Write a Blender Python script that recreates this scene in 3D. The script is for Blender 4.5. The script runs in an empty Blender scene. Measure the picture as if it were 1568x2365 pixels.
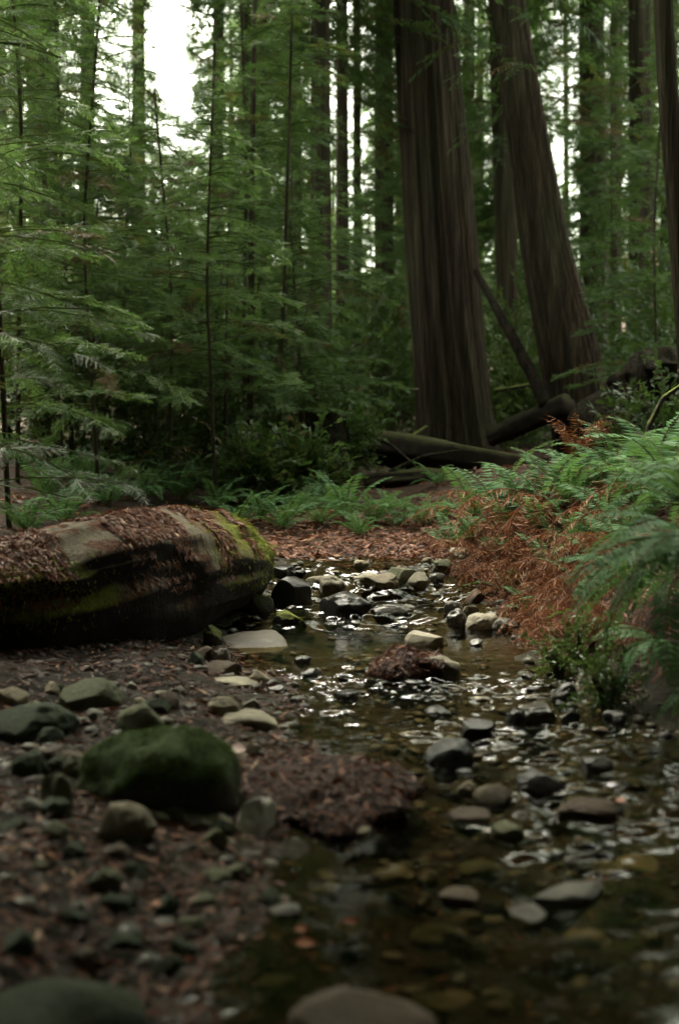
import bpy, bmesh, math, random
import numpy as np
from mathutils import Vector, Matrix, Quaternion

rad = math.radians
C = bpy.context.scene.collection
SC = bpy.context.scene
rng = np.random.default_rng(7)
random.seed(7)

# ------------------------------------------------------------------ camera
CAMZ = 1.2
TILT = math.atan((1182.5 - 1000) / 2628.0)
cam_d = bpy.data.cameras.new('camera'); cam = bpy.data.objects.new('camera', cam_d); C.objects.link(cam)
cam.location = (0, 0, CAMZ); cam.rotation_euler = (math.pi / 2 - TILT, 0, 0)
cam_d.sensor_fit = 'VERTICAL'; cam_d.sensor_height = 36.0; cam_d.lens = 40.0
cam_d.clip_start = 0.05; cam_d.clip_end = 800
cam_d.dof.use_dof = True; cam_d.dof.focus_distance = 7.8; cam_d.dof.aperture_fstop = 1.5
SC.camera = cam

# ------------------------------------------------------------------ world and sun
SUN_AZ, SUN_EL = rad(-25), rad(62)
world = bpy.data.worlds.new('World'); SC.world = world; world.use_nodes = True
wn = world.node_tree.nodes; wl = world.node_tree.links
sky = wn.new('ShaderNodeTexSky'); sky.sky_type = 'NISHITA'; sky.sun_disc = False
sky.sun_elevation = SUN_EL; sky.sun_rotation = SUN_AZ; sky.air_density = 1.0; sky.dust_density = 4.0; sky.ozone_density = 1.0
hsv = wn.new('ShaderNodeHueSaturation'); hsv.inputs['Saturation'].default_value = 0.35   # thin cloud: a whiter sky
tintn = wn.new('ShaderNodeMix'); tintn.data_type = 'RGBA'; tintn.blend_type = 'MULTIPLY'; tintn.inputs[0].default_value = 1.0; tintn.inputs[7].default_value = (1.03, 1.03, 0.80, 1)
wl.new(sky.outputs[0], hsv.inputs['Color']); wl.new(hsv.outputs[0], tintn.inputs[6]); wl.new(tintn.outputs[2], wn['Background'].inputs[0]); wn['Background'].inputs[1].default_value = 0.15
sun_d = bpy.data.lights.new('sun', 'SUN'); sun_d.energy = 1.1; sun_d.angle = rad(25); sun_d.color = (1, 0.95, 0.86)
sun = bpy.data.objects.new('sun', sun_d); C.objects.link(sun)
sd = Vector((math.sin(SUN_AZ) * math.cos(SUN_EL), math.cos(SUN_AZ) * math.cos(SUN_EL), math.sin(SUN_EL)))
sun.rotation_euler = sd.to_track_quat('Z', 'Y').to_euler(); sun.location = (-5, 10, 40)

SC.view_settings.view_transform = 'Standard'; SC.view_settings.look = 'None'
SC.view_settings.gamma = 1; SC.view_settings.exposure = 3.2
cy = SC.cycles
cy.max_bounces = 8; cy.diffuse_bounces = 3; cy.glossy_bounces = 3; cy.transmission_bounces = 4; cy.transparent_max_bounces = 8
cy.caustics_reflective = False; cy.caustics_refractive = False; cy.sample_clamp_indirect = 6.0
cy.use_denoising = True

# ------------------------------------------------------------------ noise and geometry of the place
def _hash(ix, iy, iz, seed):
    h = (ix.astype(np.int64) * 374761393 + iy.astype(np.int64) * 668265263 + iz.astype(np.int64) * 2147483647 + seed * 1274126177) & 0xffffffff
    h = ((h ^ (h >> 13)) * 1274126177) & 0xffffffff
    h = h ^ (h >> 16)
    return (h & 0xffff) / 65535.0 * 2 - 1

def vnoise(x, y, z=0.0, seed=0):
    x, y, z = np.broadcast_arrays(np.asarray(x, float), np.asarray(y, float), np.asarray(z, float))
    ix, iy, iz = np.floor(x), np.floor(y), np.floor(z)
    fx, fy, fz = x - ix, y - iy, z - iz
    fx, fy, fz = [f * f * f * (f * (f * 6 - 15) + 10) for f in (fx, fy, fz)]
    r = 0
    for dx in (0, 1):
        for dy in (0, 1):
            for dz in (0, 1):
                w = (fx if dx else 1 - fx) * (fy if dy else 1 - fy) * (fz if dz else 1 - fz)
                r = r + w * _hash(ix + dx, iy + dy, iz + dz, seed)
    return r

def fbm(x, y, z=0.0, seed=0, octaves=3):
    r, a, f = 0, 1.0, 1.0
    for i in range(octaves):
        r = r + a * vnoise(np.asarray(x) * f + 17.3 * i, np.asarray(y) * f - 9.1 * i, np.asarray(z) * f, seed + i)
        a *= 0.5; f *= 2.03
    return r

def sst(a, b, x):
    t = np.clip((np.asarray(x, float) - a) / (b - a), 0, 1)
    return t * t * (3 - 2 * t)

def XL(y): return np.interp(y, [0, 2.0, 3.0, 3.5, 4.2, 5.0, 6.0, 7.0, 8.0, 9.0, 12], [-0.45, -0.30, -0.34, -0.30, -0.22, -0.3, -0.5, -0.68, -0.5, -0.28, -0.2])
def XR(y): return np.interp(y, [0, 1.5, 3.0, 4.6, 6.0, 7.0, 8.0, 9.0, 12], [2.6, 2.1, 1.65, 1.3, 1.12, 1.13, 1.0, 0.72, 0.6])
def W(y): return 0.05 * sst(6.9, 7.15, y) + 0.09 * sst(7.75, 8.0, y) + 0.07 * sst(8.3, 8.5, y)

def H(x, y):
    x = np.asarray(x, float); y = np.asarray(y, float)
    wob = 0.10 * fbm(x * 1.3, y * 1.3, 0, 3, 2)
    dl = XL(y) - x + wob; dr = x - XR(y) + wob
    ins = np.minimum(-dl, -dr)
    w = W(y)
    bed = -0.10 * sst(0, 0.4, ins) - 0.05 * sst(0.3, 1.0, ins) + 0.03 * fbm(x * 4, y * 4, 0, 11, 2) * sst(-0.1, 0.2, ins)
    lb = np.where(dl > 0, 0.10 * sst(0, 0.6, dl) + 0.10 * sst(0.6, 1.6, dl) + 0.45 * sst(1.9, 4.0, dl), 0)
    rb = np.where(dr > 0, 0.62 * sst(0.0, 0.62, dr) + 0.25 * sst(0.5, 1.6, dr) + 0.4 * sst(1.5, 4.5, dr), 0)
    near = w + bed + lb + rb
    far = 0.27 + 0.047 * np.maximum(y - 9, 0) + 0.45 * sst(0.5, 1.9, x) * (1 - sst(11, 17, y)) + 0.35 * sst(0.8, 4.0, -x)
    z = near + (far - near) * sst(8.75, 9.3, y)
    z = z + 0.05 * fbm(x * 0.9, y * 0.9, 0, 5, 3) * sst(0.2, 1.0, np.maximum(np.maximum(dl, dr), y - 9))
    z = z + 9.0 * sst(42, 85, y) + 10.0 * sst(14, 45, np.abs(x)) + 8.0 * sst(12, 50, -y)  # slopes beside and behind are added to block low sky light
    return z

CT, ST = math.cos(TILT), math.sin(TILT)
def ray(u, v):
    a, b = (u - 784) / 2628.0, (1182.5 - v) / 2628.0
    return np.array([a, CT + b * ST, -ST + b * CT])
def at(u, v, d):
    r = ray(u, v); k = d / r[1]
    return np.array([r[0] * k, d, CAMZ + r[2] * k])
def wet(x, y): return (x > XL(y) - 0.05) & (x < XR(y) + 0.05) & (y < 9.0)
def surf(x, y):
    h = H(x, y)
    return np.where(wet(x, y), np.maximum(h, W(y)), h)
def hit(u, v):
    r = ray(u, v); ys = np.arange(1.4, 60, 0.02); k = ys / r[1]
    z = CAMZ + r[2] * k; s = surf(r[0] * k, ys)
    i = np.argmax(z <= s) if (z <= s).any() else len(ys) - 1
    return np.array([r[0] * k[i], ys[i], s[i]])
def project(P):
    P = np.asarray(P, float); q = P - np.array([0, 0, CAMZ])
    f = q[..., 1] * CT - q[..., 2] * ST; up = q[..., 1] * ST + q[..., 2] * CT
    f = np.where(f < 0.05, 0.05, f)
    return 784 + 2628 * q[..., 0] / f, 1182.5 - 2628 * up / f, f

# ------------------------------------------------------------------ object helpers
def link(name, data, parent=None):
    o = bpy.data.objects.new(name, data); C.objects.link(o)
    if parent is not None: o.parent = parent
    return o
def tag(o, label=None, cat=None, group=None, kind=None):
    if label: o['label'] = label
    if cat: o['category'] = cat
    if group: o['group'] = group
    if kind: o['kind'] = kind
    return o
def mesh(name, V, F, mat, smooth=False, tint=None):
    """V (n,3); F (m,k) with k = 3 or 4; tint per face."""
    V = np.asarray(V, np.float32); F = np.asarray(F, np.int32)
    me = bpy.data.meshes.new(name); k = F.shape[1]
    me.vertices.add(len(V)); me.vertices.foreach_set('co', V.ravel())
    me.loops.add(F.size); me.loops.foreach_set('vertex_index', F.ravel())
    me.polygons.add(len(F)); me.polygons.foreach_set('loop_start', np.arange(0, F.size, k, dtype=np.int32))
    me.polygons.foreach_set('use_smooth', np.full(len(F), smooth))
    if tint is not None:
        a = me.attributes.new('tint', 'FLOAT', 'FACE'); a.data.foreach_set('value', np.asarray(tint, np.float32))
    me.materials.append(mat); me.update(calc_edges=True)
    return me
def join(parts):
    """parts: list of (V, F, tint) with the same face size."""
    Vs, Fs, Ts, n = [], [], [], 0
    for V, F, T in parts:
        Vs.append(V); Fs.append(F + n); Ts.append(np.broadcast_to(T, (len(F),))); n += len(V)
    return np.concatenate(Vs), np.concatenate(Fs), np.concatenate(Ts)
ONES = 'zeroth first second third fourth fifth sixth seventh eighth ninth tenth eleventh twelfth thirteenth fourteenth fifteenth sixteenth seventeenth eighteenth nineteenth'.split()
TENS = {2: ('twentieth', 'twenty'), 3: ('thirtieth', 'thirty'), 4: ('fortieth', 'forty'), 5: ('fiftieth', 'fifty'), 6: ('sixtieth', 'sixty'), 7: ('seventieth', 'seventy')}
def ordinal(i):
    i += 1
    if i < 20: return ONES[i]
    return TENS[i // 10][0] if i % 10 == 0 else TENS[i // 10][1] + '-' + ONES[i % 10]

def tube(P, R, n=8, cap=True, prof=None):
    """quad tube through points P with radii R; prof(theta, s_index) multiplies the radius."""
    P = np.asarray(P, float); R = np.asarray(R, float); m = len(P)
    T = np.gradient(P, axis=0); T /= np.linalg.norm(T, axis=1)[:, None] + 1e-9
    ref = np.array([1.0, 0, 0]) if abs(T[0][0]) < 0.8 else np.array([0, 1.0, 0])
    th = np.arange(n) / n * 2 * math.pi
    V = np.zeros((m, n, 3))
    for i in range(m):
        a = ref - T[i] * ref.dot(T[i]); a /= np.linalg.norm(a); b = np.cross(T[i], a); ref = a
        r = R[i] * (prof(th, i) if prof is not None else 1.0)
        V[i] = P[i] + (np.cos(th) * r)[:, None] * a + (np.sin(th) * r)[:, None] * b
    idx = np.arange(m * n).reshape(m, n); nx = np.roll(idx, -1, 1)
    F = np.stack([idx[:-1], nx[:-1], nx[1:], idx[1:]], -1).reshape(-1, 4)
    V = V.reshape(-1, 3)
    if cap:
        c0, c1 = len(V), len(V) + 1
        V = np.concatenate([V, P[:1], P[-1:]])
        e = [[c0, nx[0, j], idx[0, j], c0] for j in range(0)]
        f0 = np.array([[idx[0, (j + 2) % n], idx[0, (j + 1) % n], idx[0, j], c0] for j in range(0, n - 1, 2)])
        f1 = np.array([[idx[-1, j], idx[-1, (j + 1) % n], idx[-1, (j + 2) % n], c1] for j in range(0, n - 1, 2)])
        F = np.concatenate([F, f0, f1])
    return V, F

# ------------------------------------------------------------------ materials
def newmat(name):
    m = bpy.data.materials.new(name); m.use_nodes = True
    nt = m.node_tree; return m, nt.nodes, nt.links, nt.nodes['Principled BSDF']
def ramp(n, l, src, stops):
    r = n.new('ShaderNodeValToRGB'); e = r.color_ramp.elements
    while len(e) < len(stops): e.new(0.5)
    for k, (p, c) in enumerate(stops): e[k].position = p; e[k].color = (*c, 1)
    l.new(src, r.inputs[0]); return r.outputs[0]
def noise_node(n, l, scale, detail=4, vec=None, rough=0.6):
    t = n.new('ShaderNodeTexNoise'); t.inputs['Scale'].default_value = scale; t.inputs['Detail'].default_value = detail; t.inputs['Roughness'].default_value = rough
    if vec is not None: l.new(vec, t.inputs['Vector'])
    return t.outputs['Fac']
def mapped(n, l, scale, coord='Object'):
    tc = n.new('ShaderNodeTexCoord'); mp = n.new('ShaderNodeMapping'); mp.inputs['Scale'].default_value = scale
    l.new(tc.outputs[coord], mp.inputs[0]); return mp.outputs[0]
def bump(n, l, h, bsdf, strength=0.5, dist=0.02):
    b = n.new('ShaderNodeBump'); b.inputs['Strength'].default_value = strength; b.inputs['Distance'].default_value = dist
    l.new(h, b.inputs['Height']); l.new(b.outputs[0], bsdf.inputs['Normal'])
def mixc(n, l, fac, a, b):
    m = n.new('ShaderNodeMix'); m.data_type = 'RGBA'
    for s, val in ((0, fac), (6, a), (7, b)):
        if hasattr(val, 'links'): l.new(val, m.inputs[s])
        else: m.inputs[s].default_value = val if s == 0 else (*val, 1)
    return m.outputs[2]
def maprange(n, l, src, a, b, c=0.0, d=1.0):
    m = n.new('ShaderNodeMapRange'); l.new(src, m.inputs[0])
    for k, x in zip((1, 2, 3, 4), (a, b, c, d)): m.inputs[k].default_value = x
    return m.outputs[0]

def leaf_mat(name, stops, trans=0.3, rough=0.42, spec=0.5, tcol=None):
    m, n, l, b = newmat(name)
    at_ = n.new('ShaderNodeAttribute'); at_.attribute_name = 'tint'
    mr = maprange(n, l, at_.outputs['Fac'], -1, 1)
    c = ramp(n, l, mr, stops)
    l.new(c, b.inputs['Base Color']); b.inputs['Roughness'].default_value = rough; b.inputs['Specular IOR Level'].default_value = spec
    if trans > 0:
        t = n.new('ShaderNodeBsdfTranslucent'); mx = n.new('ShaderNodeMixShader'); mx.inputs[0].default_value = trans
        l.new(mixc(n, l, 0.6, c, tcol or (0.14, 0.24, 0.045)), t.inputs['Color'])
        l.new(b.outputs[0], mx.inputs[1]); l.new(t.outputs[0], mx.inputs[2]); l.new(mx.outputs[0], n['Material Output'].inputs[0])
    return m
BR = (0.045, 0.03, 0.02); RUST = (0.16, 0.055, 0.022)
M = {}
M['conifer'] = leaf_mat('conifer_needles', [(0, BR), (0.2, BR), (0.3, RUST), (0.42, (0.10, 0.05, 0.02)), (0.5, (0.022, 0.05, 0.018)), (0.75, (0.065, 0.125, 0.042)), (1, (0.16, 0.25, 0.10))], 0.45, 0.5, 0.3)
M['waxy'] = leaf_mat('waxy_needles', [(0, BR), (0.3, RUST), (0.5, (0.035, 0.07, 0.04)), (0.75, (0.06, 0.12, 0.065)), (1, (0.10, 0.17, 0.09))], 0.25, 0.42, 0.5)
M['broad'] = leaf_mat('broad_leaves', [(0, BR), (0.3, (0.20, 0.10, 0.03)), (0.5, (0.03, 0.055, 0.018)), (0.75, (0.06, 0.11, 0.03)), (1, (0.13, 0.18, 0.045))], 0.35, 0.4)
M['fern'] = leaf_mat('fern_frond', [(0, (0.05, 0.04, 0.02)), (0.3, (0.12, 0.08, 0.03)), (0.5, (0.045, 0.115, 0.04)), (0.75, (0.085, 0.20, 0.075)), (1, (0.16, 0.30, 0.125))], 0.35, 0.55, 0.22)
M['deadfern'] = leaf_mat('dead_frond', [(0, (0.05, 0.024, 0.013)), (0.5, (0.10, 0.040, 0.019)), (0.8, (0.23, 0.085, 0.034)), (1, (0.36, 0.19, 0.09))], 0.25, 0.6, 0.3, (0.3, 0.1, 0.03))
M['litter'] = leaf_mat('redwood_litter', [(0, (0.03, 0.018, 0.012)), (0.35, (0.09, 0.03, 0.016)), (0.7, (0.20, 0.065, 0.03)), (0.92, (0.30, 0.12, 0.055)), (1, (0.42, 0.24, 0.13))], 0.1, 0.55, 0.4, (0.3, 0.1, 0.03))
M['mosstuft'] = leaf_mat('moss_tuft', [(0, (0.07, 0.07, 0.014)), (0.5, (0.16, 0.18, 0.025)), (1, (0.34, 0.37, 0.05))], 0.25, 0.7, 0.2, (0.3, 0.35, 0.05))

M['greentuft'] = leaf_mat('green_moss_tuft', [(0, (0.03, 0.045, 0.01)), (0.5, (0.04, 0.075, 0.012)), (1, (0.13, 0.20, 0.03))], 0.25, 0.7, 0.2, (0.2, 0.35, 0.05))
def bark_mat(name, dark, mid, light, sc=9.0, green=0.3):
    m, n, l, b = newmat(name)
    v1 = mapped(n, l, (sc, sc, sc * 0.045)); f1 = noise_node(n, l, 1.0, 6, v1, 0.65)
    v2 = mapped(n, l, (sc * 4, sc * 4, sc * 0.2)); f2 = noise_node(n, l, 1.0, 3, v2)
    ad = n.new('ShaderNodeMath'); ad.operation = 'MULTIPLY_ADD'; l.new(f2, ad.inputs[0]); ad.inputs[1].default_value = 0.4; l.new(f1, ad.inputs[2])
    c = ramp(n, l, ad.outputs[0], [(0.46, dark), (0.68, mid), (0.88, light)])
    f3 = noise_node(n, l, 1.0, 3, mapped(n, l, (1.2, 1.2, 0.35)))
    c2 = mixc(n, l, maprange(n, l, f3, 0.45, 0.7, 0, green), c, (0.07, 0.09, 0.045))
    l.new(c2, b.inputs['Base Color']); b.inputs['Roughness'].default_value = 0.9; b.inputs['Specular IOR Level'].default_value = 0.15
    bump(n, l, ad.outputs[0], b, 1.0, 0.12)
    return m
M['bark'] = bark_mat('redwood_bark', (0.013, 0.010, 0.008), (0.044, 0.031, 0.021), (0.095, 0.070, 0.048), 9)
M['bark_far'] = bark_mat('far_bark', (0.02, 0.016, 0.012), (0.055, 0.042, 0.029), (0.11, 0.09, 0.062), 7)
M['bark_thin'] = bark_mat('sapling_bark', (0.035, 0.028, 0.021), (0.085, 0.068, 0.048), (0.16, 0.135, 0.095), 30, 0.4)
M['rotwood'] = bark_mat('rotten_wood', (0.010, 0.008, 0.006), (0.022, 0.017, 0.012), (0.045, 0.032, 0.02), 8, 0.25)

def rock_mat(name, base, var, moss=0.0, mosscol=(0.05, 0.085, 0.015), rough=0.75, spec=0.4, sc=6.0, mossedge=0.45):
    m, n, l, b = newmat(name)
    oi = n.new('ShaderNodeObjectInfo'); tc = n.new('ShaderNodeTexCoord'); ad = n.new('ShaderNodeVectorMath'); ad.operation = 'ADD'
    l.new(tc.outputs['Object'], ad.inputs[0]); l.new(oi.outputs['Location'], ad.inputs[1]); vec = ad.outputs[0]
    f1 = noise_node(n, l, sc, 6, vec, 0.65); f2 = noise_node(n, l, sc * 9, 5, vec, 0.7)
    c = ramp(n, l, f1, [(0.3, tuple(x * 0.55 for x in base)), (0.5, base), (0.72, var)])
    c = mixc(n, l, maprange(n, l, f2, 0.4, 0.7, 0, 0.55), c, tuple(x * 0.45 for x in base))
    hv = maprange(n, l, oi.outputs['Random'], 0, 1, 0.7, 1.25); hs = n.new('ShaderNodeHueSaturation'); l.new(hv, hs.inputs['Value']); l.new(c, hs.inputs['Color']); c = hs.outputs[0]
    h = n.new('ShaderNodeMath'); h.operation = 'MULTIPLY_ADD'; l.new(f2, h.inputs[0]); h.inputs[1].default_value = 0.35; l.new(f1, h.inputs[2]); hh = h.outputs[0]
    if moss > 0:
        g = n.new('ShaderNodeNewGeometry'); sx = n.new('ShaderNodeSeparateXYZ'); l.new(g.outputs['Normal'], sx.inputs[0])
        nm = noise_node(n, l, sc * 1.2, 4, vec); s = n.new('ShaderNodeMath'); s.operation = 'MULTIPLY_ADD'; l.new(nm, s.inputs[0]); s.inputs[1].default_value = 1.2; l.new(sx.outputs[2], s.inputs[2])
        mf = maprange(n, l, s.outputs[0], mossedge, mossedge + 0.45, 0, moss)
        mv = noise_node(n, l, 45, 4, vec, 0.75)
        mc = mixc(n, l, maprange(n, l, mv, 0.3, 0.7), tuple(x * 0.45 for x in mosscol), tuple(x * 1.5 for x in mosscol))
        c = mixc(n, l, mf, c, mc)
        k = n.new('ShaderNodeMath'); k.operation = 'MULTIPLY_ADD'; l.new(mv, k.inputs[0]); k.inputs[1].default_value = 0.5; l.new(hh, k.inputs[2]); hh = k.outputs[0]
    l.new(c, b.inputs['Base Color']); b.inputs['Roughness'].default_value = rough; b.inputs['Specular IOR Level'].default_value = spec
    bump(n, l, hh, b, 0.6, 0.02)
    return m
R = {}
R['tan'] = rock_mat('tan_stone', (0.25, 0.21, 0.14), (0.36, 0.31, 0.21))
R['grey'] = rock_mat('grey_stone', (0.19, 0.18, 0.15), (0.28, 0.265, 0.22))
R['pale'] = rock_mat('pale_stone', (0.30, 0.27, 0.20), (0.42, 0.38, 0.29))
R['white'] = rock_mat('white_stone', (0.84, 0.80, 0.68), (0.90, 0.87, 0.76), rough=0.7, sc=2.5)
R['brown'] = rock_mat('brown_stone', (0.10, 0.07, 0.045), (0.16, 0.11, 0.07))
R['dark'] = rock_mat('dark_wet_stone', (0.028, 0.026, 0.022), (0.05, 0.045, 0.036), rough=0.3, spec=0.5)
R['wet'] = rock_mat('wet_grey_stone', (0.07, 0.066, 0.055), (0.12, 0.11, 0.09), rough=0.22, spec=0.6)
R['algae'] = rock_mat('algae_stone', (0.14, 0.135, 0.085), (0.22, 0.21, 0.13), 0.45, (0.08, 0.095, 0.032))
R['moss'] = rock_mat('mossy_stone', (0.05, 0.045, 0.032), (0.09, 0.08, 0.05), 0.95, (0.05, 0.088, 0.015), rough=0.85, mossedge=0.7)
R['ymoss'] = rock_mat('yellow_mossy_stone', (0.05, 0.045, 0.035), (0.09, 0.075, 0.05), 0.95, (0.14, 0.17, 0.02), rough=0.9, mossedge=0.9)
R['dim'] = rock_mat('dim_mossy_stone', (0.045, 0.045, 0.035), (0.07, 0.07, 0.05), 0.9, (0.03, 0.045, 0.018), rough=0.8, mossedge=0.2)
R['mound'] = rock_mat('needle_mat', (0.018, 0.010, 0.007), (0.032, 0.016, 0.010), sc=30, rough=0.8, spec=0.25)
R['sandy'] = rock_mat('silt_slab', (0.13, 0.115, 0.095), (0.17, 0.15, 0.12), rough=0.45)

# ground: litter, soil, gravel and painted bank shade by position
def ground_mat():
    m, n, l, b = newmat('forest_ground')
    a = n.new('ShaderNodeAttribute'); a.attribute_name = 'zone'
    tc = n.new('ShaderNodeTexCoord'); v = tc.outputs['Object']
    f1 = noise_node(n, l, 5, 6, v, 0.7); f2 = noise_node(n, l, 40, 4, v, 0.7); f3 = noise_node(n, l, 1.1, 3, v)
    lit = ramp(n, l, f2, [(0.3, (0.014, 0.009, 0.006)), (0.5, (0.046, 0.021, 0.011)), (0.7, (0.11, 0.042, 0.02))])
    soil_shade = ramp(n, l, f1, [(0.3, (0.012, 0.010, 0.008)), (0.6, (0.04, 0.03, 0.02)), (0.75, (0.05, 0.055, 0.02))])
    lit = mixc(n, l, maprange(n, l, f3, 0.35, 0.65, 0.0, 0.75), lit, soil_shade)
    grav = ramp(n, l, f2, [(0.3, (0.016, 0.014, 0.009)), (0.55, (0.045, 0.038, 0.024)), (0.75, (0.085, 0.074, 0.048))])
    a2 = n.new('ShaderNodeAttribute'); a2.attribute_name = 'soil_shade'
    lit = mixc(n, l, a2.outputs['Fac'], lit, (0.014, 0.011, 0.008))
    c = mixc(n, l, a.outputs['Fac'], lit, grav)
    l.new(c, b.inputs['Base Color']); b.inputs['Roughness'].default_value = 0.85; b.inputs['Specular IOR Level'].default_value = 0.25
    bump(n, l, f2, b, 0.7, 0.03)
    return m
M['ground'] = ground_mat()

def water_mat():
    m, n, l, b = newmat('stream_water'); n.remove(b)
    fr = n.new('ShaderNodeFresnel'); fr.inputs[0].default_value = 1.33
    tr = n.new('ShaderNodeBsdfTransparent'); tr.inputs[0].default_value = (0.68, 0.61, 0.43, 1)
    gl = n.new('ShaderNodeBsdfGlossy'); gl.inputs['Roughness'].default_value = 0.07; gl.inputs[0].default_value = (1, 1, 1, 1)
    mx = n.new('ShaderNodeMixShader'); l.new(fr.outputs[0], mx.inputs[0]); l.new(tr.outputs[0], mx.inputs[1]); l.new(gl.outputs[0], mx.inputs[2])
    f = noise_node(n, l, 1.0, 3, mapped(n, l, (16, 30, 16)))
    bp = n.new('ShaderNodeBump'); bp.inputs['Strength'].default_value = 0.12; bp.inputs['Distance'].default_value = 0.012
    l.new(f, bp.inputs['Height']); l.new(bp.outputs[0], gl.inputs['Normal']); l.new(bp.outputs[0], fr.inputs['Normal'])
    l.new(mx.outputs[0], n['Material Output'].inputs[0])
    return m
M['water'] = water_mat()

# ------------------------------------------------------------------ ground and water
def geo(a, b, n): return np.sign(a) * np.geomspace(abs(a), abs(b), n)
xs = np.concatenate([-geo(5, 160, 26)[::-1], np.arange(-4.9, 4.9, 0.055), geo(5, 160, 26)])
ys = np.concatenate([-geo(1.2, 120, 20)[::-1], np.arange(-1.0, 11, 0.055), geo(11.1, 220, 60)])
gx, gy = np.meshgrid(xs, ys, indexing='ij')
gz = H(gx, gy) + 0.012 * fbm(gx * 9, gy * 9, 0, 21, 2) * (np.abs(gx) < 5) * (gy < 11)
V = np.stack([gx, gy, gz], -1).reshape(-1, 3)
idx = np.arange(V.shape[0]).reshape(gx.shape)
F = np.stack([idx[:-1, :-1], idx[1:, :-1], idx[1:, 1:], idx[:-1, 1:]], -1).reshape(-1, 4)
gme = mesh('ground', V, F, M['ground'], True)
dlg = XL(gy) - gx; drg = gx - XR(gy)
zone = (1 - sst(0.0, 0.55, np.maximum(dlg - 0.15 * fbm(gx * 3, gy * 3, 0, 9, 2), drg + 0.1))) * (1 - sst(8.6, 9.0, gy))
za = gme.attributes.new('zone', 'FLOAT', 'POINT'); za.data.foreach_set('value', zone.astype(np.float32).ravel())
sa = gme.attributes.new('soil_shade', 'FLOAT', 'POINT')
sa.data.foreach_set('value', (sst(-0.1, 0.1, drg) * (1 - sst(5.0, 5.8, gy + 0.3 * fbm(gx * 2, gy * 2, 0, 14, 2))) + 0.8 * sst(0.0, 0.3, dlg) * (1 - sst(6.4, 7.2, gy))).clip(0, 1).astype(np.float32).ravel())  # black near right bank is painted shade; left bar is dark soil
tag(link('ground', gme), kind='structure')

wx = np.arange(-1.5, 2.5, 0.011); wy = np.arange(0.4, 9.05, 0.011)
ax, ay = np.meshgrid(wx, wy, indexing='ij')
def bell(x, c, w): return np.exp(-((x - c) / w) ** 2)
amp = 0.30 + 1.15 * bell(ay, 5.25, 0.45) + 1.0 * bell(ay, 4.15, 0.55) * sst(0.0, 0.6, ax) + 0.9 * bell(ay, 3.4, 0.35) * sst(0.2, 0.7, ax) + 1.0 * sst(6.7, 7.1, ay) - 0.3 * bell(ay, 6.4, 0.3)
amp = amp * (0.7 + 0.3 * sst(2.6, 3.3, ay))
amp = np.clip(amp * (1 + 0.6 * fbm(ax * 2, ay * 2, 0, 40, 2)), 0.04, 2.0)
rip = 0.0085 * vnoise(ax / 0.20 + 0.4 * ay, ay / 0.075, 0, 50) + 0.0085 * vnoise(ax / 0.10 + 0.3 * ay, ay / 0.04, 0, 51) + 0.0045 * vnoise(ax / 0.05, ay / 0.025, 0, 52)
az_ = W(ay + 0.12 * fbm(ax * 3, ay, 0, 60, 2)) + amp * rip + 0.002 * vnoise(ax * 2.5, ay * 2, 0, 53)
V = np.stack([ax, ay, az_], -1).reshape(-1, 3); idx = np.arange(V.shape[0]).reshape(ax.shape)
F = np.stack([idx[:-1, :-1], idx[1:, :-1], idx[1:, 1:], idx[:-1, 1:]], -1).reshape(-1, 4)
cx, cyy = V[F[:, 0], 0], V[F[:, 0], 1]
F = F[H(cx, cyy) < W(cyy) + 0.06]
used, inv = np.unique(F, return_inverse=True)
tag(link('water', mesh('water', V[used], inv.reshape(-1, 4), M['water'], True)), kind='structure')

# ------------------------------------------------------------------ stones
def ico(sub):
    bm = bmesh.new(); bmesh.ops.create_icosphere(bm, subdivisions=sub, radius=1)
    V = np.array([v.co[:] for v in bm.verts]); F = np.array([[v.index for v in f.verts] for f in bm.faces]); bm.free(); return V, F
ICO4, ICO2, ICO1 = ico(5), ico(2), ico(1)
def stone_verts(seed, rx, ry, rz, angular=0.5, ico_=None, lump=1.0):
    V, F = ico_ or ICO4
    s = seed * 3.7
    d = 0.22 * vnoise(V[:, 0] * 1.3 + s, V[:, 1] * 1.3, V[:, 2] * 1.3, seed) + 0.09 * vnoise(V[:, 0] * 3 + s, V[:, 1] * 3, V[:, 2] * 3, seed + 1) + 0.03 * vnoise(V[:, 0] * 8 + s, V[:, 1] * 8, V[:, 2] * 8, seed + 2)
    P = V * (1 + d * lump)[:, None]
    rg = np.random.default_rng(seed)
    for k in range(int(13 * angular)):      # flat facets of a broken stone
        nrm = rg.normal(size=3); nrm /= np.linalg.norm(nrm); lim = rg.uniform(0.52, 0.88)
        q = P @ nrm; P = P - np.where(q > lim, (q - lim) * 0.88, 0)[:, None] * nrm
    P[:, 2] = np.sign(P[:, 2]) * np.abs(P[:, 2]) ** 0.9
    return P * np.array([rx, ry, rz]), F
stone_n = [0]
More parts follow.
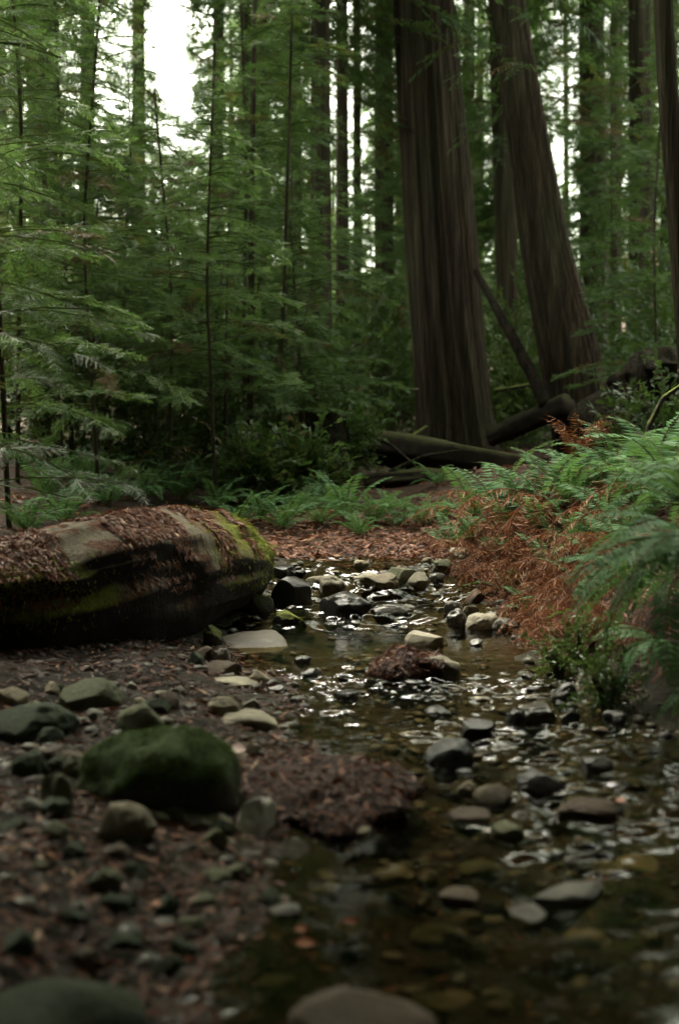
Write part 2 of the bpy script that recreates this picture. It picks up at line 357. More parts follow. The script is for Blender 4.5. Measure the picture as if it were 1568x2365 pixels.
def stone(u, vb, w, h, kind, label, rot=0.0, tilt=0.0, ang=0.5, submerged=False, depth=0.85, group=None, name='stone', cat='stone'):
    stone_n[0] += 1; sd_ = 100 + stone_n[0] * 7
    b = hit(u, vb); d = b[1]; wm = w * d / 2628; hm = h * d / 2628
    rx = wm / 2 * 1.06; ry = rx * depth
    hm = max(0.45 * hm, hm - 0.42 * wm * depth * CAMZ / math.hypot(d, CAMZ)); rz = hm * 0.84
    cx, cy_ = b[0], b[1] + ry * 0.75
    base = surf(cx, cy_) if not submerged else W(cy_) - hm - 0.012
    base = min(float(base), b[2] + 0.06) if not submerged else float(base)
    P, F = stone_verts(sd_, rx, ry, rz, ang, None, 1.7 if kind == 'mound' else 0.65 if ang < 0.15 else 1.0)
    if not submerged: P[:, 2] = np.where(P[:, 2] < 0, P[:, 2] * max(1.0, (min(0.16, 0.5 * wm) + 0.1 * hm) / rz), P[:, 2])   # rooted well into the bed
    o = link(name, mesh(name, P, F, R[kind], True))
    o.location = (cx, cy_, base + hm - rz); o.rotation_euler = (rng.uniform(-0.1, 0.1), tilt, rot)
    return tag(o, label, cat, group)

S = stone
# gravel bar on the near left
S(202, 1645, 130, 82, 'algae', 'large rounded tan boulder at the foot of the dark log face', ang=0.3)
S(212, 1667, 56, 40, 'grey', 'small pale grey stone tucked under the rounded tan boulder', ang=0.9)
S(323, 1706, 132, 78, 'algae', 'greenish domed boulder just above the big bright moss rock', ang=0.3)
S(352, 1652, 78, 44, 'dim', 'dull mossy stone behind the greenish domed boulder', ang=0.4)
S(388, 1640, 56, 40, 'brown', 'rusty brown stone beside the dull mossy stone on the bar', ang=0.6)
S(410, 1606, 42, 26, 'grey', 'little grey stone lying in brown litter below the log', ang=0.6)
S(70, 1712, 190, 88, 'dim', 'wide dark mossy hump at the far left edge below the log', ang=0.2, name='boulder')
S(518, 1657, 84, 58, 'tan', 'blocky tan stone with a lit top at the edge of the stream', ang=0.9)
S(577, 1645, 46, 36, 'grey', 'small grey stone beside the blocky tan stone at the waterline', ang=0.6)
S(572, 1680, 130, 40, 'pale', 'smooth flat pale stone shaped like a loaf beside the water', ang=0.2)
S(540, 1586, 104, 22, 'pale', 'thin flat pale slab at the left edge of the riffle', ang=0.3)
S(512, 1561, 92, 40, 'brown', 'dark brown wedge stone at the water edge above the pale slab', ang=0.8)
S(490, 1496, 46, 54, 'ymoss', 'upright stone with a bright yellow-green moss cap under the log', ang=0.3)
S(474, 1526, 60, 46, 'brown', 'brown mottled stone in front of the moss-capped upright stone', ang=0.5)
S(516, 1526, 34, 36, 'grey', 'narrow grey stone leaning beside the brown mottled stone', tilt=0.5, ang=0.5)
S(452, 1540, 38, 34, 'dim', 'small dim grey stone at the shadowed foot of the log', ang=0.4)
S(585, 1498, 165, 24, 'sandy', 'broad flat sandy slab lying at water level below the log end', ang=0.7, depth=1.2)
S(592, 1416, 74, 60, 'moss', 'dark wedge of mossy rock sticking out under the log end', ang=0.6)
S(666, 1450, 82, 38, 'ymoss', 'low yellow-mossed rock at the left side of the small falls', ang=0.5)
S(672, 1396, 96, 76, 'dark', 'black wet bank rock between the log end and the stream', ang=0.7)
S(650, 1335, 60, 30, 'dark', 'low black rock at the far corner of the log end', ang=0.6)
S(352, 1882, 384, 215, 'moss', 'big rounded rock covered with bright green moss', ang=0.0, tilt=-0.2, depth=0.8, name='boulder')
S(750, 1890, 440, 130, 'mound', 'wide rock buried under a brown mat of redwood needles', ang=0.0, depth=1.05, name='boulder')
S(130, 1872, 80, 92, 'algae', 'upright greenish grey stone left of the big moss rock', ang=0.5)
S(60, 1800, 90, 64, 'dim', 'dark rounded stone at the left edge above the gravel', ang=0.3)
S(276, 1956, 146, 100, 'tan', 'peaked tan stone in front of the big moss rock', ang=0.6)
S(464, 1920, 92, 44, 'pale', 'squared pale grey stone left of the white stone', ang=0.9)
S(492, 1968, 72, 58, 'algae', 'olive stone below the squared pale grey stone', ang=0.7)
S(585, 1940, 110, 104, 'white', 'bright white peaked stone at the stream edge', ang=0.6)
S(495, 2048, 80, 38, 'algae', 'dull olive stone lying in dark litter at the near edge', ang=0.5)
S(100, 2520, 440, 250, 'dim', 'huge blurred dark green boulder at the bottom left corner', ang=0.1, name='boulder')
# under the near water
S(757, 2045, 76, 36, 'tan', 'blurred tan stone under water beside the rusty twig', submerged=True, ang=0.3)
S(618, 2164, 84, 26, 'tan', 'curved pale stone under water left of the orange leaves', submerged=True, ang=0.4)
S(630, 2262, 76, 28, 'algae', 'flat olive stone under water just above the largest blurred tan stone', submerged=True, ang=0.3)
S(838, 2440, 300, 130, 'brown', 'largest blurred tan stone at the bottom edge of the stream', ang=0.2, name='boulder')
S(1010, 2310, 110, 40, 'algae', 'dim drowned stone touching the largest blurred tan stone', submerged=True, ang=0.3)
S(1150, 2312, 52, 32, 'tan', 'small oval drowned stone alone near the bottom of the stream', submerged=True, ang=0.2)
S(1000, 2150, 110, 44, 'algae', 'dim drowned stone in the middle of the dark near pool', submerged=True, ang=0.3)
S(1318, 2085, 200, 40, 'grey', 'long low ledge stone slanting across the near pool', rot=0.25, ang=0.6, depth=0.4)
S(1115, 2000, 100, 36, 'algae', 'drowned stone below the near right riffle', submerged=True, ang=0.3)
# far end of the stream and its falls
S(873, 1372, 92, 40, 'tan', 'flat tan slab bridging the small falls', ang=0.5)
S(795, 1422, 134, 56, 'dark', 'large black wet rock in the middle of the small falls', ang=0.6)
S(902, 1420, 80, 28, 'wet', 'low wet brown stone right of the large black rock', ang=0.5)
S(965, 1370, 58, 34, 'pale', 'pale streaked wedge stone tilted at the right of the falls', tilt=-0.35, ang=0.9)
S(925, 1343, 74, 40, 'algae', 'grey stone with green film near the head of the falls', ang=0.6)
S(853, 1340, 56, 20, 'pale', 'whitish wet slab at the head of the falls', ang=0.7)
S(834, 1317, 34, 20, 'tan', 'tiny tan stone upstream of the whitish wet slab', ang=0.5)
S(762, 1372, 54, 36, 'pale', 'round pale stone left of the falls', ang=0.3)
S(730, 1346, 44, 16, 'tan', 'flat tan pebble on the left lip of the falls', ang=0.5)
S(1062, 1298, 58, 30, 'pale', 'pale rounded stone on the litter bank above the stream', ang=0.3)
S(1022, 1318, 46, 20, 'algae', 'mossy flat stone below the pale rounded bank stone', ang=0.5)
S(986, 1302, 30, 16, 'tan', 'small tan stone half sunk in the rusty litter bank', ang=0.5)
S(1010, 1345, 40, 22, 'wet', 'small wet stone at the right of the upper stream', ang=0.6)
# right shore
S(1046, 1418, 46, 34, 'grey', 'grey stone on top of the right shore pile', ang=0.5)
S(1088, 1420, 36, 28, 'tan', 'small tan stone on the right shore pile', ang=0.4)
S(1058, 1452, 52, 42, 'wet', 'round wet blue-grey stone at the right waterline', ang=0.3)
S(1108, 1456, 76, 40, 'pale', 'pale oblong stone leaning on the right shore pile', tilt=-0.45, ang=0.3)
S(1170, 1460, 52, 36, 'grey', 'dull round stone right of the leaning oblong stone', ang=0.3)
S(1157, 1402, 26, 20, 'grey', 'pebble among rusty fronds above the right shore pile', ang=0.4)
S(1212, 1404, 36, 20, 'grey', 'flat grey pebble high on the rusty right bank', ang=0.5)
S(1190, 1424, 34, 26, 'algae', 'greenish pebble behind the dull round shore stone', ang=0.4)
S(1098, 1390, 56, 28, 'brown', 'brown stone under the rusty fern fringe at the shore', ang=0.5)
S(1100, 1492, 34, 18, 'wet', 'wet bluish stone glinting by the right waterline', ang=0.5)
S(982, 1492, 86, 40, 'pale', 'pale stone draped with brown needles in midstream', ang=0.3)
S(950, 1566, 190, 64, 'mound', 'heap of brown needles caught on midstream stones', ang=0.2, depth=0.9)
S(995, 1562, 118, 50, 'pale', 'smooth pale midstream stone shaped like a bun', ang=0.3)
# riffle and near right
S(1300, 1620, 62, 42, 'dark', 'black knob of rock standing out of the right pool', ang=0.5)
S(1250, 1668, 106, 50, 'wet', 'glistening grey rock with water sliding over it', ang=0.5)
S(1196, 1675, 46, 38, 'dark', 'small black rock left of the glistening grey rock', ang=0.6)
S(1322, 1675, 46, 32, 'dark', 'small black rock right of the glistening grey rock', ang=0.6)
S(1425, 1675, 60, 34, 'dark', 'black rock at the foot of the dark right bank', ang=0.6)
S(1102, 1698, 98, 42, 'dark', 'flat black rock in the middle of the riffle', ang=0.6)
S(1015, 1652, 64, 22, 'dark', 'thin black slab in the riffle tilted upstream', ang=0.7)
S(1045, 1765, 118, 58, 'dark', 'broad dark rock with water curling round its left side', ang=0.4)
S(1082, 1840, 44, 34, 'tan', 'small upright tan stone in the near riffle', tilt=-0.4, ang=0.5)
S(1142, 1858, 88, 46, 'tan', 'tan-topped stone breaking the near riffle', ang=0.5)
S(1252, 1832, 104, 50, 'dark', 'dark hump of rock at the right of the near riffle', ang=0.4)
S(1368, 1895, 134, 52, 'brown', 'wide brown rock under the stick in the near right stream', ang=0.4)
S(1380, 1780, 80, 34, 'dark', 'low black rock upstream of the stick', ang=0.5)
S(720, 1565, 50, 20, 'wet', 'little wet stone in the left half of the riffle', ang=0.6)
S(800, 1612, 70, 20, 'wet', 'flat wet stone crossed by the bright riffle', ang=0.6)
S(640, 1600, 44, 20, 'wet', 'small wet stone beside the thin pale slab', ang=0.6)
S(700, 1530, 40, 16, 'wet', 'small wet stone downstream of the sandy slab', ang=0.6)

# loose cobbles that nothing tells apart
def cobbles(n, region, kinds, label, group, smin, smax):
    k = 0
    while k < n:
        u, v = rng.uniform(region[0], region[2]), rng.uniform(region[1], region[3])
        q = hit(u, v); on_water = bool(wet(q[0], q[1])) and float(H(q[0], q[1])) < float(W(q[1]))
        if on_water != (group in ('cobbles in the riffle', 'cobbles under the near pool')): continue
        w = rng.uniform(smin, smax) * 2628 / q[1]
        S(u, v, w, w * (rng.uniform(0.22, 0.42) if on_water else rng.uniform(0.45, 0.75)), kinds[int(rng.integers(0, len(kinds)))], label, ang=rng.uniform(0.2, 0.7), group=group, name='cobble', cat='cobble', rot=rng.uniform(-0.6, 0.6), submerged='under the near' in group and rng.random() < 0.7); k += 1
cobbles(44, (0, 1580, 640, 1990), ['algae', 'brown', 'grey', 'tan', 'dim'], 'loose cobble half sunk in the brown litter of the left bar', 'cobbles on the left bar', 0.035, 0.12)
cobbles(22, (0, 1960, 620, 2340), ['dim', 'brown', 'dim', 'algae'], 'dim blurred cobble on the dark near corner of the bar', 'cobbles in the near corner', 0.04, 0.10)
cobbles(24, (560, 1520, 1500, 1880), ['dark', 'wet', 'brown', 'dark'], 'small wet cobble breaking the rippled water', 'cobbles in the riffle', 0.03, 0.075)
cobbles(16, (640, 1310, 1180, 1440), ['dark', 'wet', 'grey', 'tan'], 'small cobble wedged among the rocks of the little falls', 'cobbles in the riffle', 0.04, 0.09)

cobbles(18, (640, 1890, 1500, 2320), ['tan', 'brown', 'algae', 'grey'], 'dim drowned cobble on the floor of the near pool', 'cobbles under the near pool', 0.05, 0.13)

# pebbles nobody could count
def pebbles():
    parts = []; N = 3600
    k = 0
    while k < N:
        y = rng.uniform(1.6, 9.0) if rng.random() < 0.75 else rng.uniform(2.5, 6)
        xl, xr = float(XL(y)), float(XR(y))
        x = rng.uniform(xl - 0.9, xr + 0.12)
        if x < xl and rng.random() < 0.6: continue
        s = 0.007 + 0.026 * rng.random() ** 3
        Vp, Fp = ICO1 if s < 0.02 else ICO2
        P = Vp * (1 + 0.25 * vnoise(Vp[:, 0] * 2 + k, Vp[:, 1] * 2, Vp[:, 2] * 2, 5))[:, None] * np.array([s * rng.uniform(0.9, 1.6), s, s * rng.uniform(0.4, 0.75)])
        a = rng.uniform(0, 6.28); ca, sa = math.cos(a), math.sin(a)
        P = P @ np.array([[ca, sa, 0], [-sa, ca, 0], [0, 0, 1]]) + np.array([x, y, float(H(x, y)) + s * 0.15])
        parts.append((P, Fp, rng.random())); k += 1
    V, F, T = join(parts)
    m, n, l, b = newmat('pebble_stone')
    a_ = n.new('ShaderNodeAttribute'); a_.attribute_name = 'tint'
    c = ramp(n, l, a_.outputs['Fac'], [(0, (0.025, 0.021, 0.014)), (0.4, (0.055, 0.047, 0.031)), (0.8, (0.11, 0.094, 0.062)), (1, (0.24, 0.21, 0.15))])
    f = noise_node(n, l, 60, 3, mapped(n, l, (1, 1, 1)))
    c = mixc(n, l, maprange(n, l, f, 0.35, 0.65, 0, 0.4), c, (0.04, 0.035, 0.025))
    l.new(c, b.inputs['Base Color']); b.inputs['Roughness'].default_value = 0.5
    return mesh('gravel', V, F, m, True, T)
tag(link('gravel', pebbles()), 'loose wet pebbles over the stream bed and its left bar', 'gravel', kind='stuff')

# ------------------------------------------------------------------ leaf templates
def diamonds(base, tip, width, nrm):
    """leaf-shaped quads from base to tip (n,3) with given half width and a normal."""
    d = tip - base; side = np.cross(d, nrm); side /= np.linalg.norm(side, axis=-1, keepdims=True) + 1e-9
    mid = base + d * 0.45; w = np.asarray(width)[..., None] * side
    return np.stack([base, mid + w, tip, mid - w], 1)
def stem_strip(P, w, axis=np.array([0, 1.0, 0])):
    q = []
    for a, b in zip(P[:-1], P[1:]):
        q.append([a - axis * w, a + axis * w, b + axis * w * 0.8, b - axis * w * 0.8])
    return np.array(q)
def spray(seed, n=9, width=0.034, droop=0.22, length=0.36, ang=52, detail=False):
    """flat feathery conifer spray of unit length along +x."""
    rg = np.random.default_rng(seed); qs = []; ts = []
    curve = lambda t: np.array([t, 0.05 * math.sin(t * 3 + seed), 0.03 * t - droop * t * t])
    for k in range(n):
        for s in (-1, 1):
            t = (k + 0.6 + rg.uniform(-0.25, 0.25)) / n
            b = curve(t); L = length * (1 - 0.62 * t) * rg.uniform(0.7, 1.15) * min(1, 0.5 + 2 * t)
            a = math.radians(ang + rg.uniform(-10, 10)) * s
            dirv = np.array([math.cos(a), math.sin(a), -0.18 - 0.25 * rg.random()])
            tip = b + dirv * L
            nr = np.array([rg.uniform(-0.5, 0.5), rg.uniform(-0.5, 0.5), 1.0])
            if detail:
                m = max(4, int(L / 0.028))
                tt = (np.arange(m) + 0.5) / m; bb = b + dirv * L * tt[:, None]; bb[:, 2] -= 0.05 * L * tt ** 2
                pn = np.array([-dirv[1], dirv[0], 0]) / np.hypot(dirv[0], dirv[1])
                for ss in (-1, 1):
                    nl = width * 1.0 * (1 - 0.5 * tt)[:, None]
                    tp = bb + (dirv * 0.7 + pn * ss) * nl + rg.normal(size=(m, 3)) * width * 0.1
                    qs.append(diamonds(bb, tp, np.full(m, width * 0.17), nr)); ts.append(np.full(m, rg.uniform(-0.1, 0.1)))
                qs.append(stem_strip(np.stack([b, b + dirv * L * 0.95]), width * 0.06, pn)); ts.append(np.full(1, -9.0))
            else:
                qs.append(diamonds(b[None], tip[None], np.array([width * 0.5 * rg.uniform(0.8, 1.2)]), nr)); ts.append(np.full(1, rg.uniform(-0.12, 0.12)))
    end = curve(1.0); qs.append(diamonds(curve(0.85)[None], (end + [0.06, 0, -0.02])[None], np.array([width * 0.5]), np.array([0, 0, 1.0]))); ts.append(np.zeros(1))
    st = stem_strip(np.stack([curve(t) for t in np.linspace(0, 1, 4)]), 0.006); qs.append(st); ts.append(np.full(len(st), -9.0))
    return np.concatenate(qs), np.concatenate(ts)
def twig(seed, n=9, ll=0.30, lw=0.07):
    """unit twig with oval leaves."""
    rg = np.random.default_rng(seed); qs = []; ts = []
    for k in range(n):
        t = (k + 0.5) / n; b = np.array([t, 0.04 * math.sin(5 * t + seed), 0.1 * t - 0.2 * t * t])
        a = rg.uniform(-1.5, 1.5); d = np.array([math.cos(a), math.sin(a), rg.uniform(-0.5, 0.3)])
        nr = np.array([rg.uniform(-0.6, 0.6), rg.uniform(-0.6, 0.6), 1])
        L = ll * rg.uniform(0.7, 1.2)
        qs.append(diamonds(b[None], (b + d * L)[None], np.array([lw * rg.uniform(0.8, 1.2)]), nr)); ts.append(np.full(1, rg.uniform(-0.15, 0.15)))
    st = stem_strip(np.array([[0, 0, 0], [0.5, 0, 0], [0.95, 0, -0.08]]), 0.008); qs.append(st); ts.append(np.full(len(st), -9.0))
    return np.concatenate(qs), np.concatenate(ts)
SPR_LO = [spray(i, 8, 0.06, 0.12) for i in range(5)]
SPR_MID = [spray(20 + i, 9, 0.05, 0.10, 0.42) for i in range(5)]
SPR_HI = [spray(40 + i, 9, 0.036, 0.3, 0.42, 50, True) for i in range(4)]
TWIGS = [twig(60 + i) for i in range(5)]

def place_sprays(tmpl, P, D, scale, tint, up=None, roll=0.55):
    """copies of templates at P pointing along D; returns V, F, T."""
    N = len(P)
    D = D / (np.linalg.norm(D, axis=1)[:, None] + 1e-9)
    upv = np.tile(np.array([0, 0, 1.0]), (N, 1)) + rng.normal(size=(N, 3)) * roll
    Y = np.cross(upv, D); Y /= np.linalg.norm(Y, axis=1)[:, None] + 1e-9
    Z = np.cross(D, Y)
    Rm = np.stack([D, Y, Z], -1) * scale[:, None, None]
    which = rng.integers(0, len(tmpl), N); out = []
    for k, (q, t) in enumerate(tmpl):
        s = np.where(which == k)[0]
        if len(s) == 0: continue
        vv = np.einsum('nij,mcj->nmci', Rm[s], q) + P[s][:, None, None, :]
        tt = np.where(t[None, :] < -5, -1.0, np.clip(tint[s][:, None] + t[None, :], -0.45, 1.0))
        m = vv.shape[0] * vv.shape[1]
        out.append((vv.reshape(-1, 3), np.arange(m * 4).reshape(m, 4), tt.reshape(-1)))
    return join(out)

# sky openings the photograph shows between the crowns (kept free of boughs)
GAPS = [((388, 60), (52, 180), 1.0), ((422, 215), (26, 60), 0.95), ((285, 130), (60, 150), 0.4), ((500, 100), (70, 90), 0.25), ((815, 330), (45, 130), 0.8), ((758, 150), (20, 130), 0.5), ((1290, 400), (36, 100), 0.95), ((1285, 230), (45, 90), 0.4),
        ((1115, 150), (40, 110), 0.55), ((1550, 180), (35, 160), 0.7), ((1425, 210), (45, 60), 0.55), ((1425, 400), (25, 90), 0.5), ((764, 560), (16, 280), 0.9), ((1200, 60), (0, 0), 0), ((1440, 90), (60, 40), 0.4)]
def keep_open(P, k=1.0):
    u, v, f = project(P); p = np.zeros(len(P))
    for (cu, cv), (ru, rv), a in GAPS:
        if ru == 0: continue
        q = ((u - cu) / ru) ** 2 + ((v - cv) / rv) ** 2
        p = np.maximum(p, a * (1 - sst(0.55, 1.25, q)))
    return rng.random(len(P)) > p * k

def crown(trunk_at, h0, h1, L, nb, ssize, tmpl, tintc, per_m=5.0, droop=0.5, pw=0.7, gaps=True, dead=0.04, az_range=None, up0=0.25):
    """boughs with flat sprays: returns V, F, T of one crown."""
    Ps, Ds, Ts, stems = [], [], [], []
    for i in range(nb):
        f = rng.random() ** 0.9; h = h0 + (h1 - h0) * f
        az = rng.uniform(0, 6.283) if az_range is None else rng.uniform(*az_range)
        ln = L * max(0.12, (1 - f) ** pw) * rng.uniform(0.6, 1.1)
        d0 = np.array([math.cos(az), math.sin(az), 0])
        p0 = np.asarray(trunk_at(h))
        dr = droop * rng.uniform(0.6, 1.3); u0 = up0 * rng.uniform(0.2, 1.5)
        pos = lambda t: p0 + d0 * ln * t + np.array([0, 0, 1.0]) * ln * (u0 * t - dr * t * t)
        stems.append(np.stack([pos(t) for t in np.linspace(0, 1, 5)]))
        n = max(3, int(per_m * ln)); tt = np.sqrt(rng.uniform(0.05, 1, n)); tin = tintc + rng.normal() * 0.26
        if rng.random() < dead: tin = -0.35
        for t in tt:
            sgn = rng.choice([-1, 1]); a = sgn * rng.uniform(0.2, 1.15)
            dv = np.array([math.cos(az + a), math.sin(az + a), u0 - 1.6 * dr * t - rng.uniform(-0.3, 0.4)])
            Ps.append(pos(t)); Ds.append(dv); Ts.append(tin + rng.normal() * 0.14)
    P, D, T = np.array(Ps), np.array(Ds), np.array(Ts)
    if gaps:
        k = keep_open(P + D * ssize * 0.5); P, D, T = P[k], D[k], T[k]
    sc = ssize * rng.uniform(0.65, 1.25, len(P))
    parts = [place_sprays(tmpl, P, D, sc, T)]
    w = 0.012 if L < 3 else 0.03
    for s in stems:
        q = np.concatenate([stem_strip(s, w * 0.5, np.array([0, 0, 1.0])), stem_strip(s, w * 0.5, np.array([0.7, 0.7, 0]))])
        if gaps:
            kk = keep_open(q.mean(1)); q = q[kk]
            if len(q) == 0: continue
        parts.append((q.reshape(-1, 3), np.arange(len(q) * 4).reshape(-1, 4), -1.0))
    return join(parts)

# ------------------------------------------------------------------ trees
def bark_prof(seed, k=26, a=0.045):
    def f(th, i):
        z = i * 0.12
        r = np.zeros_like(th)
        for fr, am in ((k / 6.283, a), (k * 2.3 / 6.283, a * 0.5), (0.6, a * 1.3)):
            r = r + am * vnoise(np.cos(th) * fr * 1.0 + seed, np.sin(th) * fr * 1.0, z * 0.4, seed)
        return 1 + r
    return f
def trunk_path(pts, R_, n_seg, n_ring, mat, seed, k=26, a=0.045):
    """resample control points (x,y,z) + radii into a furrowed trunk; returns mesh and an axis function of height."""
    pts = np.asarray(pts, float); R_ = np.asarray(R_, float)
    zz = pts[:, 2]; zs = np.linspace(zz[0], zz[-1], n_ring)
    P = np.stack([np.interp(zs, zz, pts[:, 0]), np.interp(zs, zz, pts[:, 1]), zs], -1)
    for c in (0, 1):  # soften the corners
        for _ in range(2): P[1:-1, c] = (P[:-2, c] + 2 * P[1:-1, c] + P[2:, c]) / 4
    Rr = np.interp(zs, zz, R_)
    V, F = tube(P, Rr, n_seg, False, bark_prof(seed, k, a) if n_seg >= 16 else None)
    return mesh('trunk', V, F, mat, True), (lambda h: np.array([np.interp(h, zs, P[:, 0]), np.interp(h, zs, P[:, 1]), h]))
def make_tree(name, label, pts, R_, crown_args, mat=None, group=None, n_seg=12, n_ring=24, seed=1, cat='tree', leaf='conifer', k=26, a=0.045, crown_name='crown', extra=()):
    pts = np.asarray(pts, float); base = pts[0].copy()
    t = link(name, None); t.location = base
    tag(t, label, cat, group)
    me, axis = trunk_path(pts - base, R_, n_seg, n_ring, mat or M['bark'], seed, k, a)
    link('trunk', me, t)
    Vs = []
    for ca in ([crown_args] if isinstance(crown_args, dict) else crown_args or []):
        ca = dict(ca); Vs.append(crown(lambda h: axis(h - base[2]) + base, **ca))
    if Vs:
        V, F, T = join(Vs); link(crown_name, mesh(crown_name, V - base, F, M[leaf], False, T), t)
    return t, axis
def px_trunk(samples, d, zb, top_z, top_r, sink=0.3):
    """(u, v, width) samples bottom to top at depth d -> points and radii, run down into the ground and up to top_z."""
    P = np.array([at(u, v, d) for u, v, w in samples]); Rr = np.array([w * d / 2628 / 2 for u, v, w in samples])
    e = P[-1] + (P[-1] - P[-2]) / (P[-1][2] - P[-2][2]) * (top_z - P[-1][2])
    b = P[0].copy(); b[2] = zb - sink
    P = np.concatenate([[b], P, [e]]) if P[0][2] > b[2] + 0.02 else np.concatenate([P, [e]])
    Rr = np.concatenate([[Rr[0] * 1.12], Rr, [top_r]]) if len(P) == len(Rr) + 2 else np.concatenate([Rr, [top_r]])
    return P, Rr

def gz_at(u, d): x = (u - 784) / 2628 * d; return float(H(x, d))
# the two great trunks
P_, R_ = px_trunk([(1056, 1050, 196), (1050, 960, 172), (1032, 800, 164), (1010, 500, 150), (978, 0, 134)], 21, gz_at(1056, 21), 34, 0.28)
make_tree('redwood_tree', 'massive straight redwood trunk with furrowed grey-brown bark', P_, R_,
          [dict(h0=7.0, h1=13, L=2.2, nb=26, ssize=0.5, tmpl=SPR_MID, tintc=0.35, gaps=True), dict(h0=11, h1=34, L=5.5, nb=85, ssize=1.4, tmpl=SPR_LO, tintc=0.3, per_m=4, gaps=False)], n_seg=220, n_ring=150, seed=4, k=46, a=0.09)
P_, R_ = px_trunk([(1372, 1060, 190), (1350, 1000, 150), (1312, 800, 140), (1263, 600, 118), (1216, 300, 92), (1172, 0, 76)], 19, gz_at(1372, 19), 30, 0.12)
make_tree('redwood_tree', 'large leaning redwood trunk curving toward the straight giant', P_, R_,
          [dict(h0=6.0, h1=11, L=1.8, nb=18, ssize=0.5, tmpl=SPR_MID, tintc=0.3), dict(h0=10.5, h1=30, L=5, nb=70, ssize=1.4, tmpl=SPR_LO, tintc=0.3, per_m=4, gaps=False)], n_seg=180, n_ring=130, seed=9, k=40, a=0.09)
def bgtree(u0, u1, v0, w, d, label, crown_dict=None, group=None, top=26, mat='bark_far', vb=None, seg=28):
    zb = gz_at(u1, d)
    b = at(u1, 1000, d); t_ = at(u0, 0, d)
    pts = np.array([[b[0], d, zb - 0.3], [b[0], d, zb + 0.4], [t_[0], d, t_[2]], [t_[0] + (t_[0] - b[0]) * 0.6, d, top]])
    r = w * d / 2628 / 2
    if crown_dict and d >= 20 and not 300 < u1 < 340:
        hc = CAMZ + 0.40 * d + 1.0
        crown_dict = crown_dict + [dict(h0=hc, h1=max(top, hc + 8), L=4.6, nb=(42 if u1 < 760 else 60), ssize=1.4, tmpl=SPR_LO, tintc=0.25, per_m=3.5, gaps=False, droop=0.2, pw=0.4)]  # extra unseen upper crown, added to block sky light
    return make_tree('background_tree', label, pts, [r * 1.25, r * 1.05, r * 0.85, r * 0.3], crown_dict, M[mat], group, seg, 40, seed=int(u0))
dC = lambda h0, h1, L, nb, t=0.3, s=0.7, g=True, tm=None, per=5.0: dict(h0=h0, h1=h1, L=L * (1.25 if L > 1.9 else 1), nb=int(nb * (1.9 if L > 1.9 and g else 1)), ssize=s * 0.72, tmpl=tm or SPR_LO, tintc=t, gaps=g, per_m=per * 1.7)
bgtree(1150, 1182, 0, 52, 25, 'dark trunk standing upright right behind the large leaning redwood', [dC(6, 26, 2.8, 110)])
bgtree(1525, 1605, 0, 50, 13, 'dark thin leaning trunk at the right edge of the picture', [dC(7, 16, 1.6, 30)], mat='bark')
bgtree(1365, 1372, 0, 62, 30, 'wide hazy trunk seen through the sky gap right of the leaning redwood', [dC(8, 27, 3.0, 110)])
bgtree(1476, 1484, 0, 56, 27, 'hazy trunk between the sky gap and the thin leaning edge trunk', [dC(6, 26, 3.0, 120)])
bgtree(1418, 1424, 0, 22, 34, 'narrow hazy pole of a tree between the two wide hazy trunks', [dC(9.5, 27, 2.8, 100)])
bgtree(1305, 1308, 0, 14, 45, 'thin far pole crossing the sky gap beside the leaning redwood', [dC(12.2, 28, 2.8, 110)])
bgtree(886, 888, 0, 46, 28, 'dark brown trunk just left of the straight giant', [dC(7, 26, 2.8, 70)])
bgtree(790, 792, 0, 30, 24, 'slim dark trunk standing in the bright slit of the forest', [dC(7, 24, 2.2, 90)])
bgtree(824, 826, 0, 20, 30, 'slender trunk right of the slim dark one in the bright slit', [dC(8, 24, 2.4, 100)])
bgtree(740, 743, 0, 50, 20, 'thick dark trunk left of the bright slit, half hidden by boughs', [dC(8, 26, 2.6, 110, 0.2)])
bgtree(610, 606, 0, 15, 20, 'thin straight black pole rising to the top edge', [dC(7, 22, 2.0, 40)])
bgtree(568, 572, 0, 26, 26, 'hazy trunk close left of the thin straight black pole', [dC(6, 26, 3.0, 90, 0.5)])
bgtree(320, 322, 0, 34, 32, 'hazy trunk standing against the white sky opening', [dC(7, 13, 2.2, 36, 0.4), dC(13, 26, 2.5, 40)])
bgtree(675, 680, 0, 40, 34, 'dim trunk behind boughs left of the thick dark trunk', [dC(4, 27, 3.6, 130, 0.3)])
bgtree(110, 100, 0, 60, 19, 'large dark crowned redwood filling the upper left corner', [dC(3.5, 24, 3.0, 190, 0.1, 0.6)])
bgtree(-60, -80, 0, 60, 15, 'dark redwood half outside the left edge', [dC(3.5, 20, 2.8, 130, 0.12, 0.5)])
bgtree(205, 195, 0, 36, 26, 'shaded redwood just left of the white sky opening', [dC(4, 24, 2.6, 130, 0.15, 0.6)])
bgtree(505, 500, 0, 30, 30, 'bright green redwood just right of the white sky opening', [dC(3, 9.5, 3.2, 90, 0.6, 0.6), dC(9.5, 24, 2.4, 70, 0.4)])

